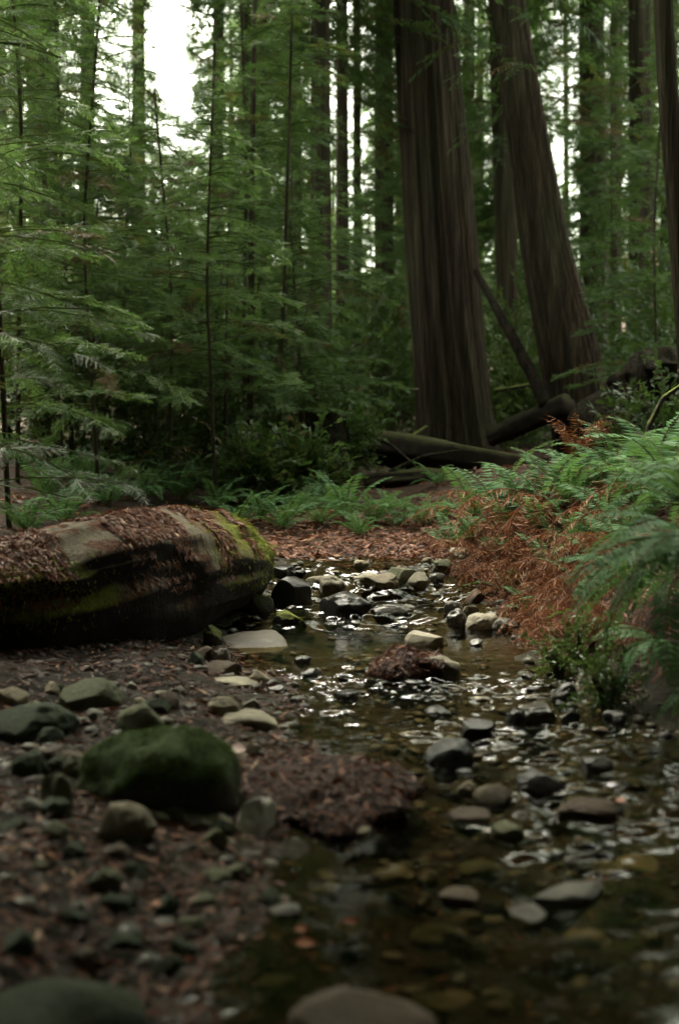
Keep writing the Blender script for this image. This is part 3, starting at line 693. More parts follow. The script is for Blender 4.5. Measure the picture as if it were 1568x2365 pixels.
# young redwoods of the left thicket: dense drooping boughs
young = [(40, 11.5, 7.5), (170, 13, 8), (290, 14.5, 5.0), (390, 12.5, 4.3), (455, 16, 4.3), (560, 15, 8.6), (640, 13.5, 7.2), (680, 17, 8.5), (500, 11.5, 4.6), (230, 11, 5.2), (110, 15, 10), (340, 18, 5.8), (600, 19, 10), (880, 27, 9), (715, 14.5, 3.4), (850, 25, 7.0), (1160, 27, 9.5), (1420, 22, 8), (1520, 17, 7), (1230, 30, 10), (20, 9.0, 6.5), (950, 30, 10)]
order = sorted(range(len(young)), key=lambda i: young[i][0])
for rank, i in enumerate(order):
    u, d, hgt = young[i]; x = (u - 784) / 2628 * d; z = float(H(x, d)); r = 0.009 + hgt * 0.0017
    ln = 0.75 + hgt * 0.10
    make_tree('young_redwood', 'young feathery redwood, %s from the left of those in the understory' % ordinal(rank),
              [[x, d, z - 0.1], [x + rng.uniform(-.2, .2), d, z + hgt * 0.5], [x + rng.uniform(-.3, .3), d, z + hgt]], [r * 1.2, r * 0.8, 0.012],
              [dict(droop=0.28, **dC(z + 0.9, z + hgt * 0.98, ln, int(hgt * 20), 0.75 + 0.14 * rng.normal(), 0.19 if d < 20 else 0.32, True, SPR_MID if d < 20 else SPR_LO, 24.0 if d < 20 else 14.0))], M['bark_thin'], 'young redwoods in the understory', 10, 20, seed=i + 3)

# thin saplings and poles in the thicket
poles = [(190, 13.5, 9), (232, 14.5, 10), (345, 13.8, 6), (418, 15, 6), (468, 14, 6), (520, 13, 8), (545, 15, 7), (576, 14, 16), (620, 15.5, 6), (655, 14, 5), (150, 12, 6), (300, 17, 7)]
for rank, (u, d, w) in enumerate(sorted(poles)):
    x = (u - 784) / 2628 * d; z = float(H(x, d)); r = w * d / 2628 / 2; hg = rng.uniform(2.6, 4.2) if w < 12 else 8.5; lx = rng.uniform(-0.5, 0.6) if w < 12 else 0.15
    make_tree('sapling', 'thin dark stem in the left thicket, %s from the left' % ordinal(rank), [[x, d, z - 0.1], [x + lx * 0.4, d, z + hg * 0.5], [x + lx, d + 0.2, z + hg]], [r * 1.1, r * 0.8, r * 0.3],
              [dC(z + hg * 0.45, z + hg, 0.8, 14, 0.45, 0.35, True, SPR_MID, 6)], M['bark_thin'], 'thin stems in the left thicket', 8, 14, seed=rank + 60)

# far wood: a few kinds, copied
far_src = []
for kx in range(4):
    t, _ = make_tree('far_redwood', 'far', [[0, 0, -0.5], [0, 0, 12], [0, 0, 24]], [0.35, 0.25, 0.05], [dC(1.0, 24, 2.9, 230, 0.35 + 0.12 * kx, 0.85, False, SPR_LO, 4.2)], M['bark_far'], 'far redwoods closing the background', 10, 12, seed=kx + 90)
    far_src.append(t)
far_spots = [(-250, 38, 1), (-130, 46, 1), (20, 40, 1), (90, 52, 1), (150, 60, .8), (225, 44, .42), (290, 50, .40), (360, 56, .42), (430, 46, .38), (500, 50, .44), (560, 60, .7), (620, 48, .9), (680, 56, .8), (720, 44, .42), (770, 58, .45), (820, 48, .36), (870, 60, .5), (960, 42, 1), (1030, 52, 1), (1100, 46, .9), (1150, 60, .7), (1210, 50, .45), (1250, 60, .40), (1290, 48, .34), (1340, 62, .45), (1390, 50, .5), (1450, 44, .8), (1490, 60, 1), (1560, 46, .9), (685, 44, .95), (600, 38, .9), (925, 38, 1), (1000, 36, 1), (1075, 38, 1), (1150, 40, 1), (1195, 52, .9), (1410, 40, 1), (1470, 38, 1), (1530, 38, 1), (540, 44, .6), (60, 46, 1), (1660, 40, 1), (1780, 46, 1)]
far_spots.sort()
used_src = [False] * 4
for rank, (u, d, s) in enumerate(far_spots):
    k = rank % 4; src = far_src[k]
    if used_src[k]:
        t = src.copy(); C.objects.link(t)
        for ch in list(src.children):
            c = ch.copy(); c.parent = t; C.objects.link(c)
    else: t = src; used_src[k] = True
    x = (u - 784) / 2628 * d; t.location = (x, d, float(H(x, d))); t.rotation_euler.z = rng.uniform(0, 6.28)
    q = rng.uniform(0.9, 1.1); t.scale = (max(s * .8, .55) * q, max(s * .8, .55) * q, s * q)
    t['label'] = 'far redwood in the background wood, %s from the left' % ordinal(rank)
# trees round the place that the picture does not show but that shade it
ring = [(rr * math.sin(a), rr * math.cos(a) + 1.0, sc_) for a, rr, sc_ in [(rad(q), R_q, 1.0) for R_q, st, off_ in ((7.5, 24, 0), (11.5, 20, 9), (17, 18, 3)) for q in range(62 + off_, 300, st)]]
ring += [(11, 11, 1), (-12.5, 10, 1), (13, 17, 1), (-15, 16, 1), (14, 24, 1), (-17, 25, 1), (17, 32, 1), (-20, 33, 1), (-9.5, 7, .9), (8.5, 8, .8)]
for (x, y, s) in ring:
    x += rng.uniform(-.8, .8); y += rng.uniform(-.8, .8)
    k = int(rng.integers(0, 4)); src = far_src[k]; t = src.copy(); C.objects.link(t)
    for ch in list(src.children):
        c = ch.copy(); c.parent = t; C.objects.link(c)
    t.location = (x, y, float(H(x, y))); s *= 0.95; t.scale = (s * 1.25, s * 1.25, s); t.rotation_euler.z = rng.uniform(0, 6.28)
    t['label'] = 'redwood standing round the stream outside the picture'; t['group'] = 'redwoods round the stream'
# added out-of-view trees whose boughs are placed to shade the near pool
for (x, y, n_) in [(-5.2, 0.5, 'left'), (5.2, 1.0, 'right'), (-5.4, 4.6, 'far left'), (6.2, 6.2, 'far right'), (0.8, -3.2, 'near')]:
    make_tree('overhanging_tree', 'added unseen redwood shading the near pool from the %s bank' % n_.replace('near', 'nearest'), [[x, y, float(H(x, y)) - 0.3], [x * 0.96, y, 7], [x * 0.9, y, 17]], [0.5, 0.42, 0.1],
              [dict(h0=6.0 if y < 3 else 8.0, h1=16, L=7.5 if y < 3 else 6.0, nb=130, ssize=1.25, tmpl=SPR_LO, tintc=0.25, per_m=12, gaps=False, droop=0.12, pw=0.35)], M['bark'], n_seg=20, n_ring=20, seed=77)
# near boughs hanging in from the left behind the log
make_tree('young_redwood', 'near young redwood whose pale sprays hang in from the left edge', [[-2.75, 7.4, 0.3], [-2.7, 7.4, 2.5], [-2.6, 7.5, 6.0]], [0.07, 0.05, 0.015],
          [dict(h0=0.7, h1=4.6, L=1.5, nb=34, ssize=0.27, tmpl=SPR_HI, tintc=0.5, per_m=6, gaps=False, az_range=(-1.3, 0.9), droop=0.35, pw=0.35, dead=0.02), dict(h0=0.7, h1=5.5, L=1.3, nb=40, ssize=0.34, tmpl=SPR_MID, tintc=0.4, per_m=6, gaps=False, az_range=(0.5, 5.0), droop=0.35)], M['bark_thin'], n_seg=10, n_ring=12, seed=31, leaf='waxy')

# understory shrubs
def shrub(u, v, w, h, label, tint=0.4, size=0.22, dens=1.0, d=None, mat='broad', tmpl=None, name='shrub', group=None, cat='shrub'):
    p = hit(u, v) if d is None else np.array([(u - 784) / 2628 * d, d, gz_at(u, d)])
    dd = p[1]; rx, rz = w * dd / 2628 / 2, h * dd / 2628
    t = link(name, None); t.location = p; tag(t, label, cat, group)
    N = int(260 * dens); 
    a = rng.uniform(0, 6.283, N); rr = np.sqrt(rng.random(N)); hh = rng.random(N) ** 0.8
    env = np.sqrt(np.clip(1 - (hh - 0.35) ** 2 / 0.5, 0.1, 1))
    P = np.stack([np.cos(a) * rr * rx * env, np.sin(a) * rr * rx * 0.8 * env, hh * rz], -1) * (1 + 0.25 * rng.normal(size=(N, 1)))
    P[:, 2] = np.abs(P[:, 2])
    D = P * np.array([1, 1, 0.5]) / max(rx, 0.1) + rng.normal(size=(N, 3)) * 0.5
    P2 = P + p; ok = keep_open(P2); P, D = P[ok], D[ok]
    V, F, T = place_sprays(tmpl or TWIGS, P, D, size * rng.uniform(0.6, 1.3, len(P)), tint + rng.normal(size=len(P)) * 0.16 - (rng.random(len(P)) < 0.05) * 0.8)
    link('foliage', mesh('foliage', V, F, M[mat], False, T), t)
    parts = []
    for k in range(7):
        az = rng.uniform(0, 6.28); e = np.array([math.cos(az) * rx * 0.7, math.sin(az) * rx * 0.5, rz * rng.uniform(0.6, 0.95)])
        Q = np.stack([np.array([0, 0, -0.05]), e * np.array([0.3, 0.3, 0.5]), e]); V, F = tube(Q, [0.02, 0.014, 0.005], 6, False); parts.append((V, F, 0))
    V, F, T = join(parts); link('stem', mesh('stem', V, F, M['bark_thin'], True), t)
    return t
shr = [(250, 16, 260, 330, .35), (120, 13, 240, 300, .3), (400, 18, 280, 300, .5), (540, 20, 260, 330, .45), (660, 16, 200, 240, .35), (330, 13, 180, 200, .2), (470, 14, 160, 190, .25), (850, 24, 200, 260, .65), (900, 24, 180, 260, .6), (790, 15, 130, 150, .5), (1190, 24, 150, 260, .8), (1185, 22.5, 110, 150, .85), (1440, 24, 260, 380, .35), (1530, 20, 240, 340, .3), (620, 24, 260, 400, .5), (1260, 26, 160, 400, .4), (740, 20, 200, 300, .4), (20, 17, 260, 380, .25), (700, 12.5, 130, 110, .35), (580, 12, 150, 120, .3)]
for rank, (u, d, w, h, t) in enumerate(sorted(shr)):
    shrub(u, 0, w, h, 'leafy bush under the trees, %s from the left of the bushes' % ordinal(rank), t, 0.30 if d < 16 else 0.42, 1.3, d, group='bushes under the trees')
shrub(1335, 1545, 170, 95, 'small bright green leafy plant at the foot of the rusty bank', 0.85, 0.10, 0.55, None, name='leafy_plant', cat='plant')
shrub(1290, 1560, 90, 60, 'tiny bright creeping plant beside the water left of the leafy plant', 0.9, 0.08, 0.25, None, name='leafy_plant', cat='plant')

# ------------------------------------------------------------------ ferns
def frond_mesh(seed, dead=False, n=30):
    rg = np.random.default_rng(seed)
    arch = rg.uniform(0.45, 0.8) if not dead else rg.uniform(0.6, 1.0)
    side = rg.uniform(-0.12, 0.12)
    cv = lambda t: np.stack([t * (1 - 0.15 * arch * t), side * t * t, 0.55 * t - arch * 1.0 * t ** 2.2], -1)
    qs, ts = [], []
    tt = (np.arange(n) + 0.5) / n * 0.9 + 0.09; b = cv(tt); tg = cv(tt + 0.01) - b; tg /= np.linalg.norm(tg, axis=1)[:, None]
    ln = 0.155 * np.sin(np.pi * np.clip(tt * 0.93 + 0.12, 0, 1)) ** 0.75 * (1 - 0.25 * tt)
    for s in (-1, 1):
        yv = np.array([0, 1.0, 0]) * s; jit = rg.normal(size=(n, 3)) * (0.06 if not dead else 0.32)
        d = yv + tg * 0.28 + np.array([0, 0, -0.22 if not dead else -0.6]) + jit
        L = (ln * rg.uniform(0.85, 1.1, n))[:, None]
        nr = np.cross(tg, yv) * s + rg.normal(size=(n, 3)) * (0.25 if not dead else 0.9)
        qs.append(diamonds(b, b + d * L, np.full(n, 0.0125 if not dead else 0.0065), nr)); ts.append(0.5 + rg.normal(size=n) * (0.08 if not dead else 0.3))
    st = np.linspace(0, 1, 10); c = cv(st)
    V, F = tube(c, 0.006 * (1.15 - st), 4, False); q = V[F]; qs.append(q); ts.append(np.full(len(q), -0.6 if not dead else 0.3))
    Q = np.concatenate(qs); T = np.concatenate(ts)
    return mesh('frond', Q.reshape(-1, 3), np.arange(len(Q) * 4).reshape(-1, 4), M['deadfern' if dead else 'fern'], False, T)
FR = [frond_mesh(200 + i) for i in range(6)]; FD = [frond_mesh(300 + i, True) for i in range(5)]
def fern(p, size, nf, label, dead=0, az0=0.0, azw=6.283, group=None, pitch=(0.15, 0.95), cat='fern', name=None):
    t = link(name or ('dead_fern' if dead >= nf else 'sword_fern'), None); t.location = p; tag(t, label, cat, group)
    for k in range(nf):
        isd = k < dead
        o = link('frond', (FD if isd else FR)[int(rng.integers(0, 5))], t)
        if isd and dead < nf: o['label'] = 'rusty dead frond'
        az = az0 + azw * ((k + rng.uniform(-0.3, 0.3)) / nf - 0.5)
        pt = -rng.uniform(*pitch) if not isd or dead >= nf else rng.uniform(-0.2, 0.35)
        o.rotation_euler = (rng.uniform(-0.3, 0.3), pt, az); s = size * rng.uniform(0.75, 1.1); o.scale = (s, s * 1.0, s)
    return t
g_far = 'ferns along the far litter bank'
row = [(545, 1215, .55), (600, 1208, .62), (655, 1225, .5), (735, 1212, .62), (800, 1205, .66), (868, 1212, .62), (925, 1218, .5), (975, 1215, .45), (1025, 1200, .5), (830, 1240, .4), (700, 1195, .5), (760, 1180, .55), (900, 1185, .55)]
for rank, (u, v, s) in enumerate(sorted(row)):
    p = hit(u, v); fern(p, s * rng.uniform(0.85, 1.2), 10, 'green sword fern on the far bank behind the rusty litter, %s from the left' % ordinal(rank), int(rng.integers(0, 3)), group=g_far)
rb = [(1040, 1268, .42), (1095, 1205, .55), (1150, 1180, .6), (1205, 1190, .55), (1260, 1165, .6), (1310, 1185, .55), (1350, 1140, .6), (1410, 1120, .6), (1450, 1160, .6), (1500, 1110, .65), (1550, 1150, .7), (1240, 1240, .4), (1200, 1310, .3), (1090, 1255, .35), (1400, 1200, .5), (1320, 1250, .35), (1280, 1280, .35), (1370, 1280, .4), (1440, 1250, .45), (1480, 1210, .5), (1160, 1230, .4), (1180, 1380, .3), (1262, 1335, .34), (1335, 1392, .34), (1222, 1425, .26), (1150, 1292, .3), (1395, 1330, .36)]
for rank, (u, v, s) in enumerate(sorted(rb)):
    p = hit(u, v); fern(p, s * 1.3, 9, 'sword fern on the right bank above the rusty fronds, %s from the left' % ordinal(rank), int(rng.integers(1, 4)), group='ferns on the right bank')
lb_ = [(250, 1170, .7), (330, 1160, .75), (420, 1155, .8), (500, 1180, .6), (60, 1230, .6), (150, 1215, .65), (200, 1130, .8), (480, 1120, .7), (620, 1120, .7), (560, 1090, .7), (700, 1110, .6), (930, 1120, .5), (1010, 1120, .5), (110, 1160, .8)]
for rank, (u, v, s) in enumerate(sorted(lb_)):
    p = hit(u, v); fern(p, s, 10, 'dim fern in the shade beyond the log and ferns, %s from the left' % ordinal(rank), int(rng.integers(0, 3)), group='dim ferns in the shade')
# rusty dead ferns hanging down the right bank
dd = [(1120, 1300, .4), (1160, 1330, .45), (1200, 1360, .45), (1230, 1300, .45), (1260, 1400, .5), (1290, 1340, .5), (1310, 1430, .5), (1340, 1290, .5), (1180, 1280, .4), (1380, 1370, .5), (1250, 1460, .4), (1090, 1330, .3), (1420, 1300, .5), (1220, 1235, .4), (1350, 1450, .45), (1400, 1440, .5), (1300, 1490, .4)]
for rank, (u, v, s) in enumerate(sorted(dd)):
    p = hit(u, v); fern(p + np.array([0, 0, 0.05]), s * 1.0, 12, 'rust-brown dead fern drooping down the right bank, %s from the left' % ordinal(rank), 12, az0=3.6, azw=3.2, group='dead ferns on the right bank', pitch=(-0.6, 0.35))
p = at(1335, 1095, 8.4); p[2] = max(p[2], float(H(p[0], p[1]))); fern(p, 0.58, 10, 'upright orange dead fern standing against the leaning trunk', 10, pitch=(0.95, 1.3), name='dead_fern')
# the near fern at the right edge
fern(np.array([1.38, 4.4, 0.76]), 0.68, 24, 'large blurred blue-green fern hanging in from the right edge', 0, az0=3.4, azw=4.4, pitch=(-1.0, 0.25))
fern(np.array([1.62, 5.2, 0.86]), 0.62, 16, 'pale tipped fern behind the large blurred fern at the right edge', 2, az0=3.1, azw=4.5, pitch=(-0.3, 0.5))
fern(np.array([1.50, 4.2, 0.28]), 0.42, 14, 'dark small fern low on the shaded right bank', 1, az0=3.3, azw=3.4, pitch=(-0.6, 0.4))
fern(np.array([1.42, 5.5, 0.50]), 0.5, 14, 'half rusty fern clinging under the pale tipped fern', 5, az0=3.4, azw=3.6, pitch=(-0.7, 0.3))
fern(np.array([1.40, 4.9, 0.30]), 0.4, 12, 'dim drooping fern above the water at the dark right bank', 3, az0=3.6, azw=3.4, pitch=(-0.8, 0.2))
shrub(1400, 1640, 110, 90, 'dark leafy plant hanging over the water below the large blurred fern', 0.3, 0.10, 0.5, None, name='leafy_plant', cat='plant')

# ------------------------------------------------------------------ fallen wood
def log_mat():
    m, n, l, b = newmat('mossy_log')
    tc = n.new('ShaderNodeTexCoord'); v = tc.outputs['Object']
    vw = mapped(n, l, (3.2, 7.5, 1.6)); vw2 = mapped(n, l, (2.2, 2.2, 2.2))
    f1 = noise_node(n, l, 1.0, 5, vw, 0.65); f2 = noise_node(n, l, 1.0, 3, vw2); f3 = noise_node(n, l, 45, 4, v, 0.75)
    g = n.new('ShaderNodeNewGeometry'); sx = n.new('ShaderNodeSeparateXYZ'); l.new(g.outputs['Normal'], sx.inputs[0])
    bare = ramp(n, l, f3, [(0.3, (0.14, 0.12, 0.085)), (0.7, (0.27, 0.235, 0.175))])
    lit = ramp(n, l, f3, [(0.3, (0.05, 0.024, 0.014)), (0.55, (0.14, 0.062, 0.034)), (0.75, (0.26, 0.13, 0.07))])
    moss = ramp(n, l, f3, [(0.3, (0.08, 0.09, 0.016)), (0.6, (0.22, 0.24, 0.03)), (0.8, (0.36, 0.38, 0.05))])
    c = mixc(n, l, maprange(n, l, f1, 0.47, 0.54), lit, bare)
    a = n.new('ShaderNodeAttribute'); a.attribute_name = 'zone'
    s = n.new('ShaderNodeMath'); s.operation = 'ADD'; l.new(a.outputs['Fac'], s.inputs[0]); l.new(f2, s.inputs[1])
    c = mixc(n, l, maprange(n, l, s.outputs[0], 0.72, 0.9), c, moss)
    rot = ramp(n, l, f3, [(0.3, (0.008, 0.006, 0.005)), (0.7, (0.028, 0.019, 0.013))])  # painted shade: front and underside darkened by normal, coloured like rot
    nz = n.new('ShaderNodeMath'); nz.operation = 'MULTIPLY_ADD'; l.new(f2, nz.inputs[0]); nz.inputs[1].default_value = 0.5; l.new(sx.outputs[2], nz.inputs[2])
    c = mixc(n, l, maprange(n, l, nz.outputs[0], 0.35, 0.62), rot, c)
    l.new(c, b.inputs['Base Color']); b.inputs['Roughness'].default_value = 0.85; b.inputs['Specular IOR Level'].default_value = 0.25
    h = n.new('ShaderNodeMath'); h.operation = 'MULTIPLY_ADD'; l.new(f3, h.inputs[0]); h.inputs[1].default_value = 0.5; l.new(f1, h.inputs[2])
    bump(n, l, h.outputs[0], b, 0.7, 0.04)
    return m
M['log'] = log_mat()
ctl = np.array([[-0.74, 7.8, 0.30], [-0.86, 7.25, 0.34], [-1.06, 6.7, 0.36], [-1.35, 6.08, 0.33], [-1.75, 5.66, 0.26], [-2.2, 5.5, 0.24], [-3.2, 5.42, 0.24], [-4.4, 5.5, 0.3]])
rr_ = np.array([0.31, 0.36, 0.40, 0.42, 0.41, 0.40, 0.39, 0.37])
tpar = np.linspace(0, 7, 150)
LP = np.stack([np.interp(tpar, range(8), ctl[:, c]) for c in range(3)], -1)
for _ in range(12): LP[1:-1] = (LP[:-2] + 2 * LP[1:-1] + LP[2:]) / 4
LR = np.interp(tpar, range(8), rr_)
def lprof(th, i):
    s = tpar[i]
    r = 1 + 0.10 * vnoise(np.cos(th) * 1.2 + s * 0.9, np.sin(th) * 1.2, s * 0.8, 71) + 0.05 * vnoise(np.cos(th) * 4, np.sin(th) * 4, s * 1.3, 72) + 0.035 * vnoise(np.cos(th) * 13, np.sin(th) * 13, s * 1.2, 73) + 0.015 * vnoise(np.cos(th) * 9, np.sin(th) * 9, s * 9, 74)
    if s < 0.25: r = r * (0.93 + 0.28 * s)
    return r
LV, LF = tube(LP, LR, 96, True, lprof)
# undercut the face that looks down the stream
cen = np.repeat(LP, 96, 0); off = LV[:len(cen)] - cen
sseg = np.repeat(tpar, 96)
cut = sst(1.9, 2.8, sseg + 0.35 * vnoise(cen[:, 0] * 4, off[:, 2] * 5, 0, 75)) * sst(0.22, 0.10, off[:, 2] + 0.04 * vnoise(cen[:, 0] * 7, 0, 0, 76)) * sst(0.0, -0.12, off[:, 1])
cut = np.maximum(cut, 0.45 * sst(-0.08, -0.2, off[:, 2]) * sst(0.02, -0.10, off[:, 1]))
LV[:len(cen), 1] -= off[:, 1] * 0.55 * cut
lbase = np.array([-1.6, 6.1, 0.0])
lme = mesh('fallen_log', LV - lbase, LF, M['log'], True)
sidx = np.repeat(tpar, 96); offx = off[:, 0]; offz = off[:, 2]
mz = np.concatenate([np.clip(0.62 * (1 - sst(0.4, 1.6, sidx)) + 0.75 * sst(2.6, 4.2, sidx) * (0.35 + 0.65 * sst(0.22, 0.0, offz - 0.12)) + 0.35 * bell(sidx, 1.7, 0.5) * sst(0.1, 0.25, offx), 0, 1), [0.5, 0.5]])
za = lme.attributes.new('zone', 'FLOAT', 'POINT'); za.data.foreach_set('value', mz.astype(np.float32))
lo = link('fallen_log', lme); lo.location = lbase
tag(lo, 'huge fallen log with yellow-green moss, bare grey patches and rusty needles', 'log')

def tri_sample(V, F, n, keep=None):
    """points and normals over quads/tris."""
    a, b, c = V[F[:, 0]], V[F[:, 1]], V[F[:, 2]]
    nr = np.cross(b - a, c - a); ar = np.linalg.norm(nr, axis=1) / 2; nr = nr / (2 * ar[:, None] + 1e-12)
    w = ar if keep is None else ar * keep(a, nr)
    i = rng.choice(len(F), n, p=w / w.sum()); r1, r2 = rng.random((2, n, 1)); fl = r1 + r2 > 1; r1, r2 = np.where(fl, 1 - r1, r1), np.where(fl, 1 - r2, r2)
    return a[i] + (b[i] - a[i]) * r1 + (c[i] - a[i]) * r2, nr[i]
def flakes(P, N, ln, wd, tint, lift=0.004, flow=None, curl=0.35):
    """litter pieces lying on points P with normals N."""
    n = len(P); r = rng.normal(size=(n, 3)) if flow is None else flow + rng.normal(size=(n, 3)) * 0.5
    D = r - N * (r * N).sum(1)[:, None]; D /= np.linalg.norm(D, axis=1)[:, None] + 1e-9
    L = ln * rng.uniform(0.4, 1.4, (n, 1)); nn = N + rng.normal(size=(n, 3)) * 0.45
    b = P + N * (lift + 0.008 * rng.random((n, 1))) - D * L / 2
    q = diamonds(b, b + D * L + N * L * curl * rng.normal(size=(n, 1)) * 0.5, wd * rng.uniform(0.5, 1.4, n), nn)
    return q.reshape(-1, 3), np.arange(n * 4).reshape(-1, 4), np.broadcast_to(tint, (n,))
def outward(V, F, P, N, cen): return N
# needles lying on the log, and moss tufts
fs = sidx[LF[:-96, 0]]
def lkeep(a, nr): return np.clip(np.abs(nr[:, 2]) - 0.05, 0, 1) * (a[:, 2] > 0.30) * (vnoise(fs * 2.6 + 1.2 * a[:, 2], a[:, 2] * 1.5, 0, 80) > -0.05) * (fs < 5)
P, N = tri_sample(LV, LF[:-96], 17000, lkeep); N = np.where(N[:, 2:3] < 0, -N, N)
V, F, T = flakes(P, N, 0.05, 0.0045, np.clip(rng.normal(0.3, 0.4, len(P)), -1, 1), flow=np.array([0.6, -0.5, -0.6]))
tag(link('needle_litter', mesh('needle_litter', V, F, M['litter'], False, T)), 'rusty redwood needles strewn along the top of the fallen log', 'needle litter', kind='stuff')
zoneF = mz[LF[:-96, 0]]
P, N = tri_sample(LV, LF[:-96], 14000, lambda a, nr: (zoneF ** 2) * (a[:, 2] > 0.2) * np.clip(nr[:, 2] * np.sign(nr[:, 2]) + 0.25, 0, 1))
cN = P - LP[np.argmin(((P[:, None, :] - LP[None, ::3]) ** 2).sum(-1), 1) * 3]; cN /= np.linalg.norm(cN, axis=1)[:, None]
V, F, T = flakes(P, cN, 0.035, 0.005, np.clip(rng.normal(0.1, 0.35, len(P)), -1, 1), flow=np.array([0, -0.3, -1.0]), curl=0.9, lift=0.0)
mo = link('moss', mesh('moss', V - lbase, F, M['mosstuft'], False, T), lo)

def fallen(name, label, pts, rads, mat, n=24, cat='log', noise=0.26, seed=1, rings=40):
    pts = np.asarray(pts, float); t = np.linspace(0, len(pts) - 1, rings)
    P = np.stack([np.interp(t, range(len(pts)), pts[:, c]) for c in range(3)], -1); Rr = np.interp(t, range(len(pts)), rads)
    V, F = tube(P, Rr, n, True, lambda th, i: 1 + noise * vnoise(np.cos(th) * 2 + seed, np.sin(th) * 2, t[i] * 0.9, seed) + noise * 0.6 * vnoise(np.cos(th) * 6, np.sin(th) * 6, t[i] * 1.4, seed + 1))
    o = link(name, mesh(name, V - pts[0], F, mat, True)); o.location = pts[0]; return tag(o, label, cat)
def mossy_wood(name, base, mcol, edge):
    m = rock_mat(name, base, tuple(x * 1.8 for x in base), 0.9, mcol, 0.9, 0.2, 5, edge); return m
M['mossrot'] = mossy_wood('mossy_rotten_wood', (0.028, 0.02, 0.014), (0.05, 0.05, 0.018), 1.0)
fallen('fallen_log', 'dark rotting log with a thin mossy crest below the straight giant', [at(690, 1003, 16.9), at(900, 1034, 15.8), at(1080, 1066, 15), at(1275, 1092, 14.2)], [0.20, 0.24, 0.21, 0.14], M['mossrot'], seed=5)
fallen('fallen_log', 'dark rotting log slanting up from the straight giant to the leaning trunk', [at(1135, 1010, 19.5), at(1210, 975, 19), at(1310, 935, 18.2)], [0.15, 0.17, 0.17], M['mossrot'], seed=8)
fallen('fallen_log', 'low decayed log lying in the red litter in front of the giant', [at(840, 1120, 14), at(980, 1105, 14), at(1150, 1120, 13.5)], [0.12, 0.15, 0.10], M['mossrot'], seed=14)
for rank, (u0, v0, u1, v1, d_) in enumerate([(660, 1075, 800, 1020, 15.2), (690, 1010, 850, 1085, 15.6), (840, 1000, 960, 1075, 15.0), (560, 1060, 700, 1010, 14.5), (900, 1090, 1060, 1040, 14.2), (770, 1090, 880, 1050, 14.4)]):
    m_ = at((u0 + u1) / 2, (v0 + v1) / 2 - 12, d_)
    fallen('dead_branch', 'thin dead branch in the brush before the straight giant, %s by length from the left' % ordinal(rank), [at(u0, v0, d_ + 0.3), m_, at(u1, v1, d_ - 0.3)], [0.03, 0.022, 0.01], M['bark_thin'], 8, 'branch', 0.15, 40 + rank, 16)
fallen('fallen_pole', 'thin black dead pole leaning between the two great trunks', [at(1262, 935, 18.5), at(1180, 770, 19), at(1098, 625, 20)], [0.11, 0.09, 0.06], M['rotwood'], 12, 'dead pole', seed=3)
fallen('mossy_stick', 'mossy yellow-green stick propped low left of the straight giant', [at(885, 1040, 18), at(940, 1018, 18), at(985, 985, 18.2)], [0.05, 0.04, 0.02], R['ymoss'], 8, 'stick', seed=2)
fallen('mossy_stick', 'level mossy stick between the two great trunks', [at(1145, 902, 21), at(1200, 893, 21), at(1262, 882, 21)], [0.04, 0.035, 0.025], R['ymoss'], 8, 'stick', seed=6)
fallen('stump', 'black rotten stump behind the ferns at the middle', [hit(735, 1130) + np.array([0, 1.0, -0.2]), hit(735, 1130) + np.array([0, 1.05, 0.45]), hit(735, 1130) + np.array([0.05, 1.1, 0.95])], [0.42, 0.36, 0.30], M['rotwood'], 28, 'stump', 0.2, 7)
fallen('root_mass', 'huge dark root mass rising behind the ferns at the right', [at(1530, 1090, 14.5), at(1525, 1000, 14.6), at(1515, 900, 14.9), at(1500, 850, 15.0), at(1480, 815, 15.1)], [0.8, 0.75, 0.6, 0.4, 0.1], M['rotwood'], 64, 'root mass', 0.5, 17, 60)
shrub(1500, 0, 200, 150, 'dim leafy bush growing over the dark root mass', 0.25, 0.3, 0.8, 13.6)
fallen('mossy_branch', 'thin mossy branch arching up at the right edge above the ferns', [at(1490, 1055, 8.5), at(1498, 985, 8.5), at(1530, 920, 8.5), at(1585, 880, 8.5), at(1650, 868, 8.6)], [0.022, 0.02, 0.018, 0.015, 0.01], R['ymoss'], 8, 'branch', seed=21)
fallen('stick', 'pale straight stick lying across the near right rocks', [at(1270, 1830, 3.95), at(1340, 1824, 3.93), at(1412, 1832, 3.9)], [0.010, 0.012, 0.008], R['tan'], 8, 'stick', seed=22)
fallen('twig', 'rusty twig floating in the near pool', [at(770, 2062, 2.98), at(830, 2040, 3.0), at(865, 2045, 3.0), at(905, 2046, 3.0)], [0.006, 0.009, 0.008, 0.004], R['mound'], 8, 'twig', seed=23)
fallen('twig', 'curved rusty twig on the dark gravel at the near left', [at(95, 2065, 2.85), at(115, 2095, 2.82), at(150, 2105, 2.8), at(200, 2095, 2.8)], [0.005, 0.008, 0.008, 0.004], R['mound'], 8, 'twig', seed=24)

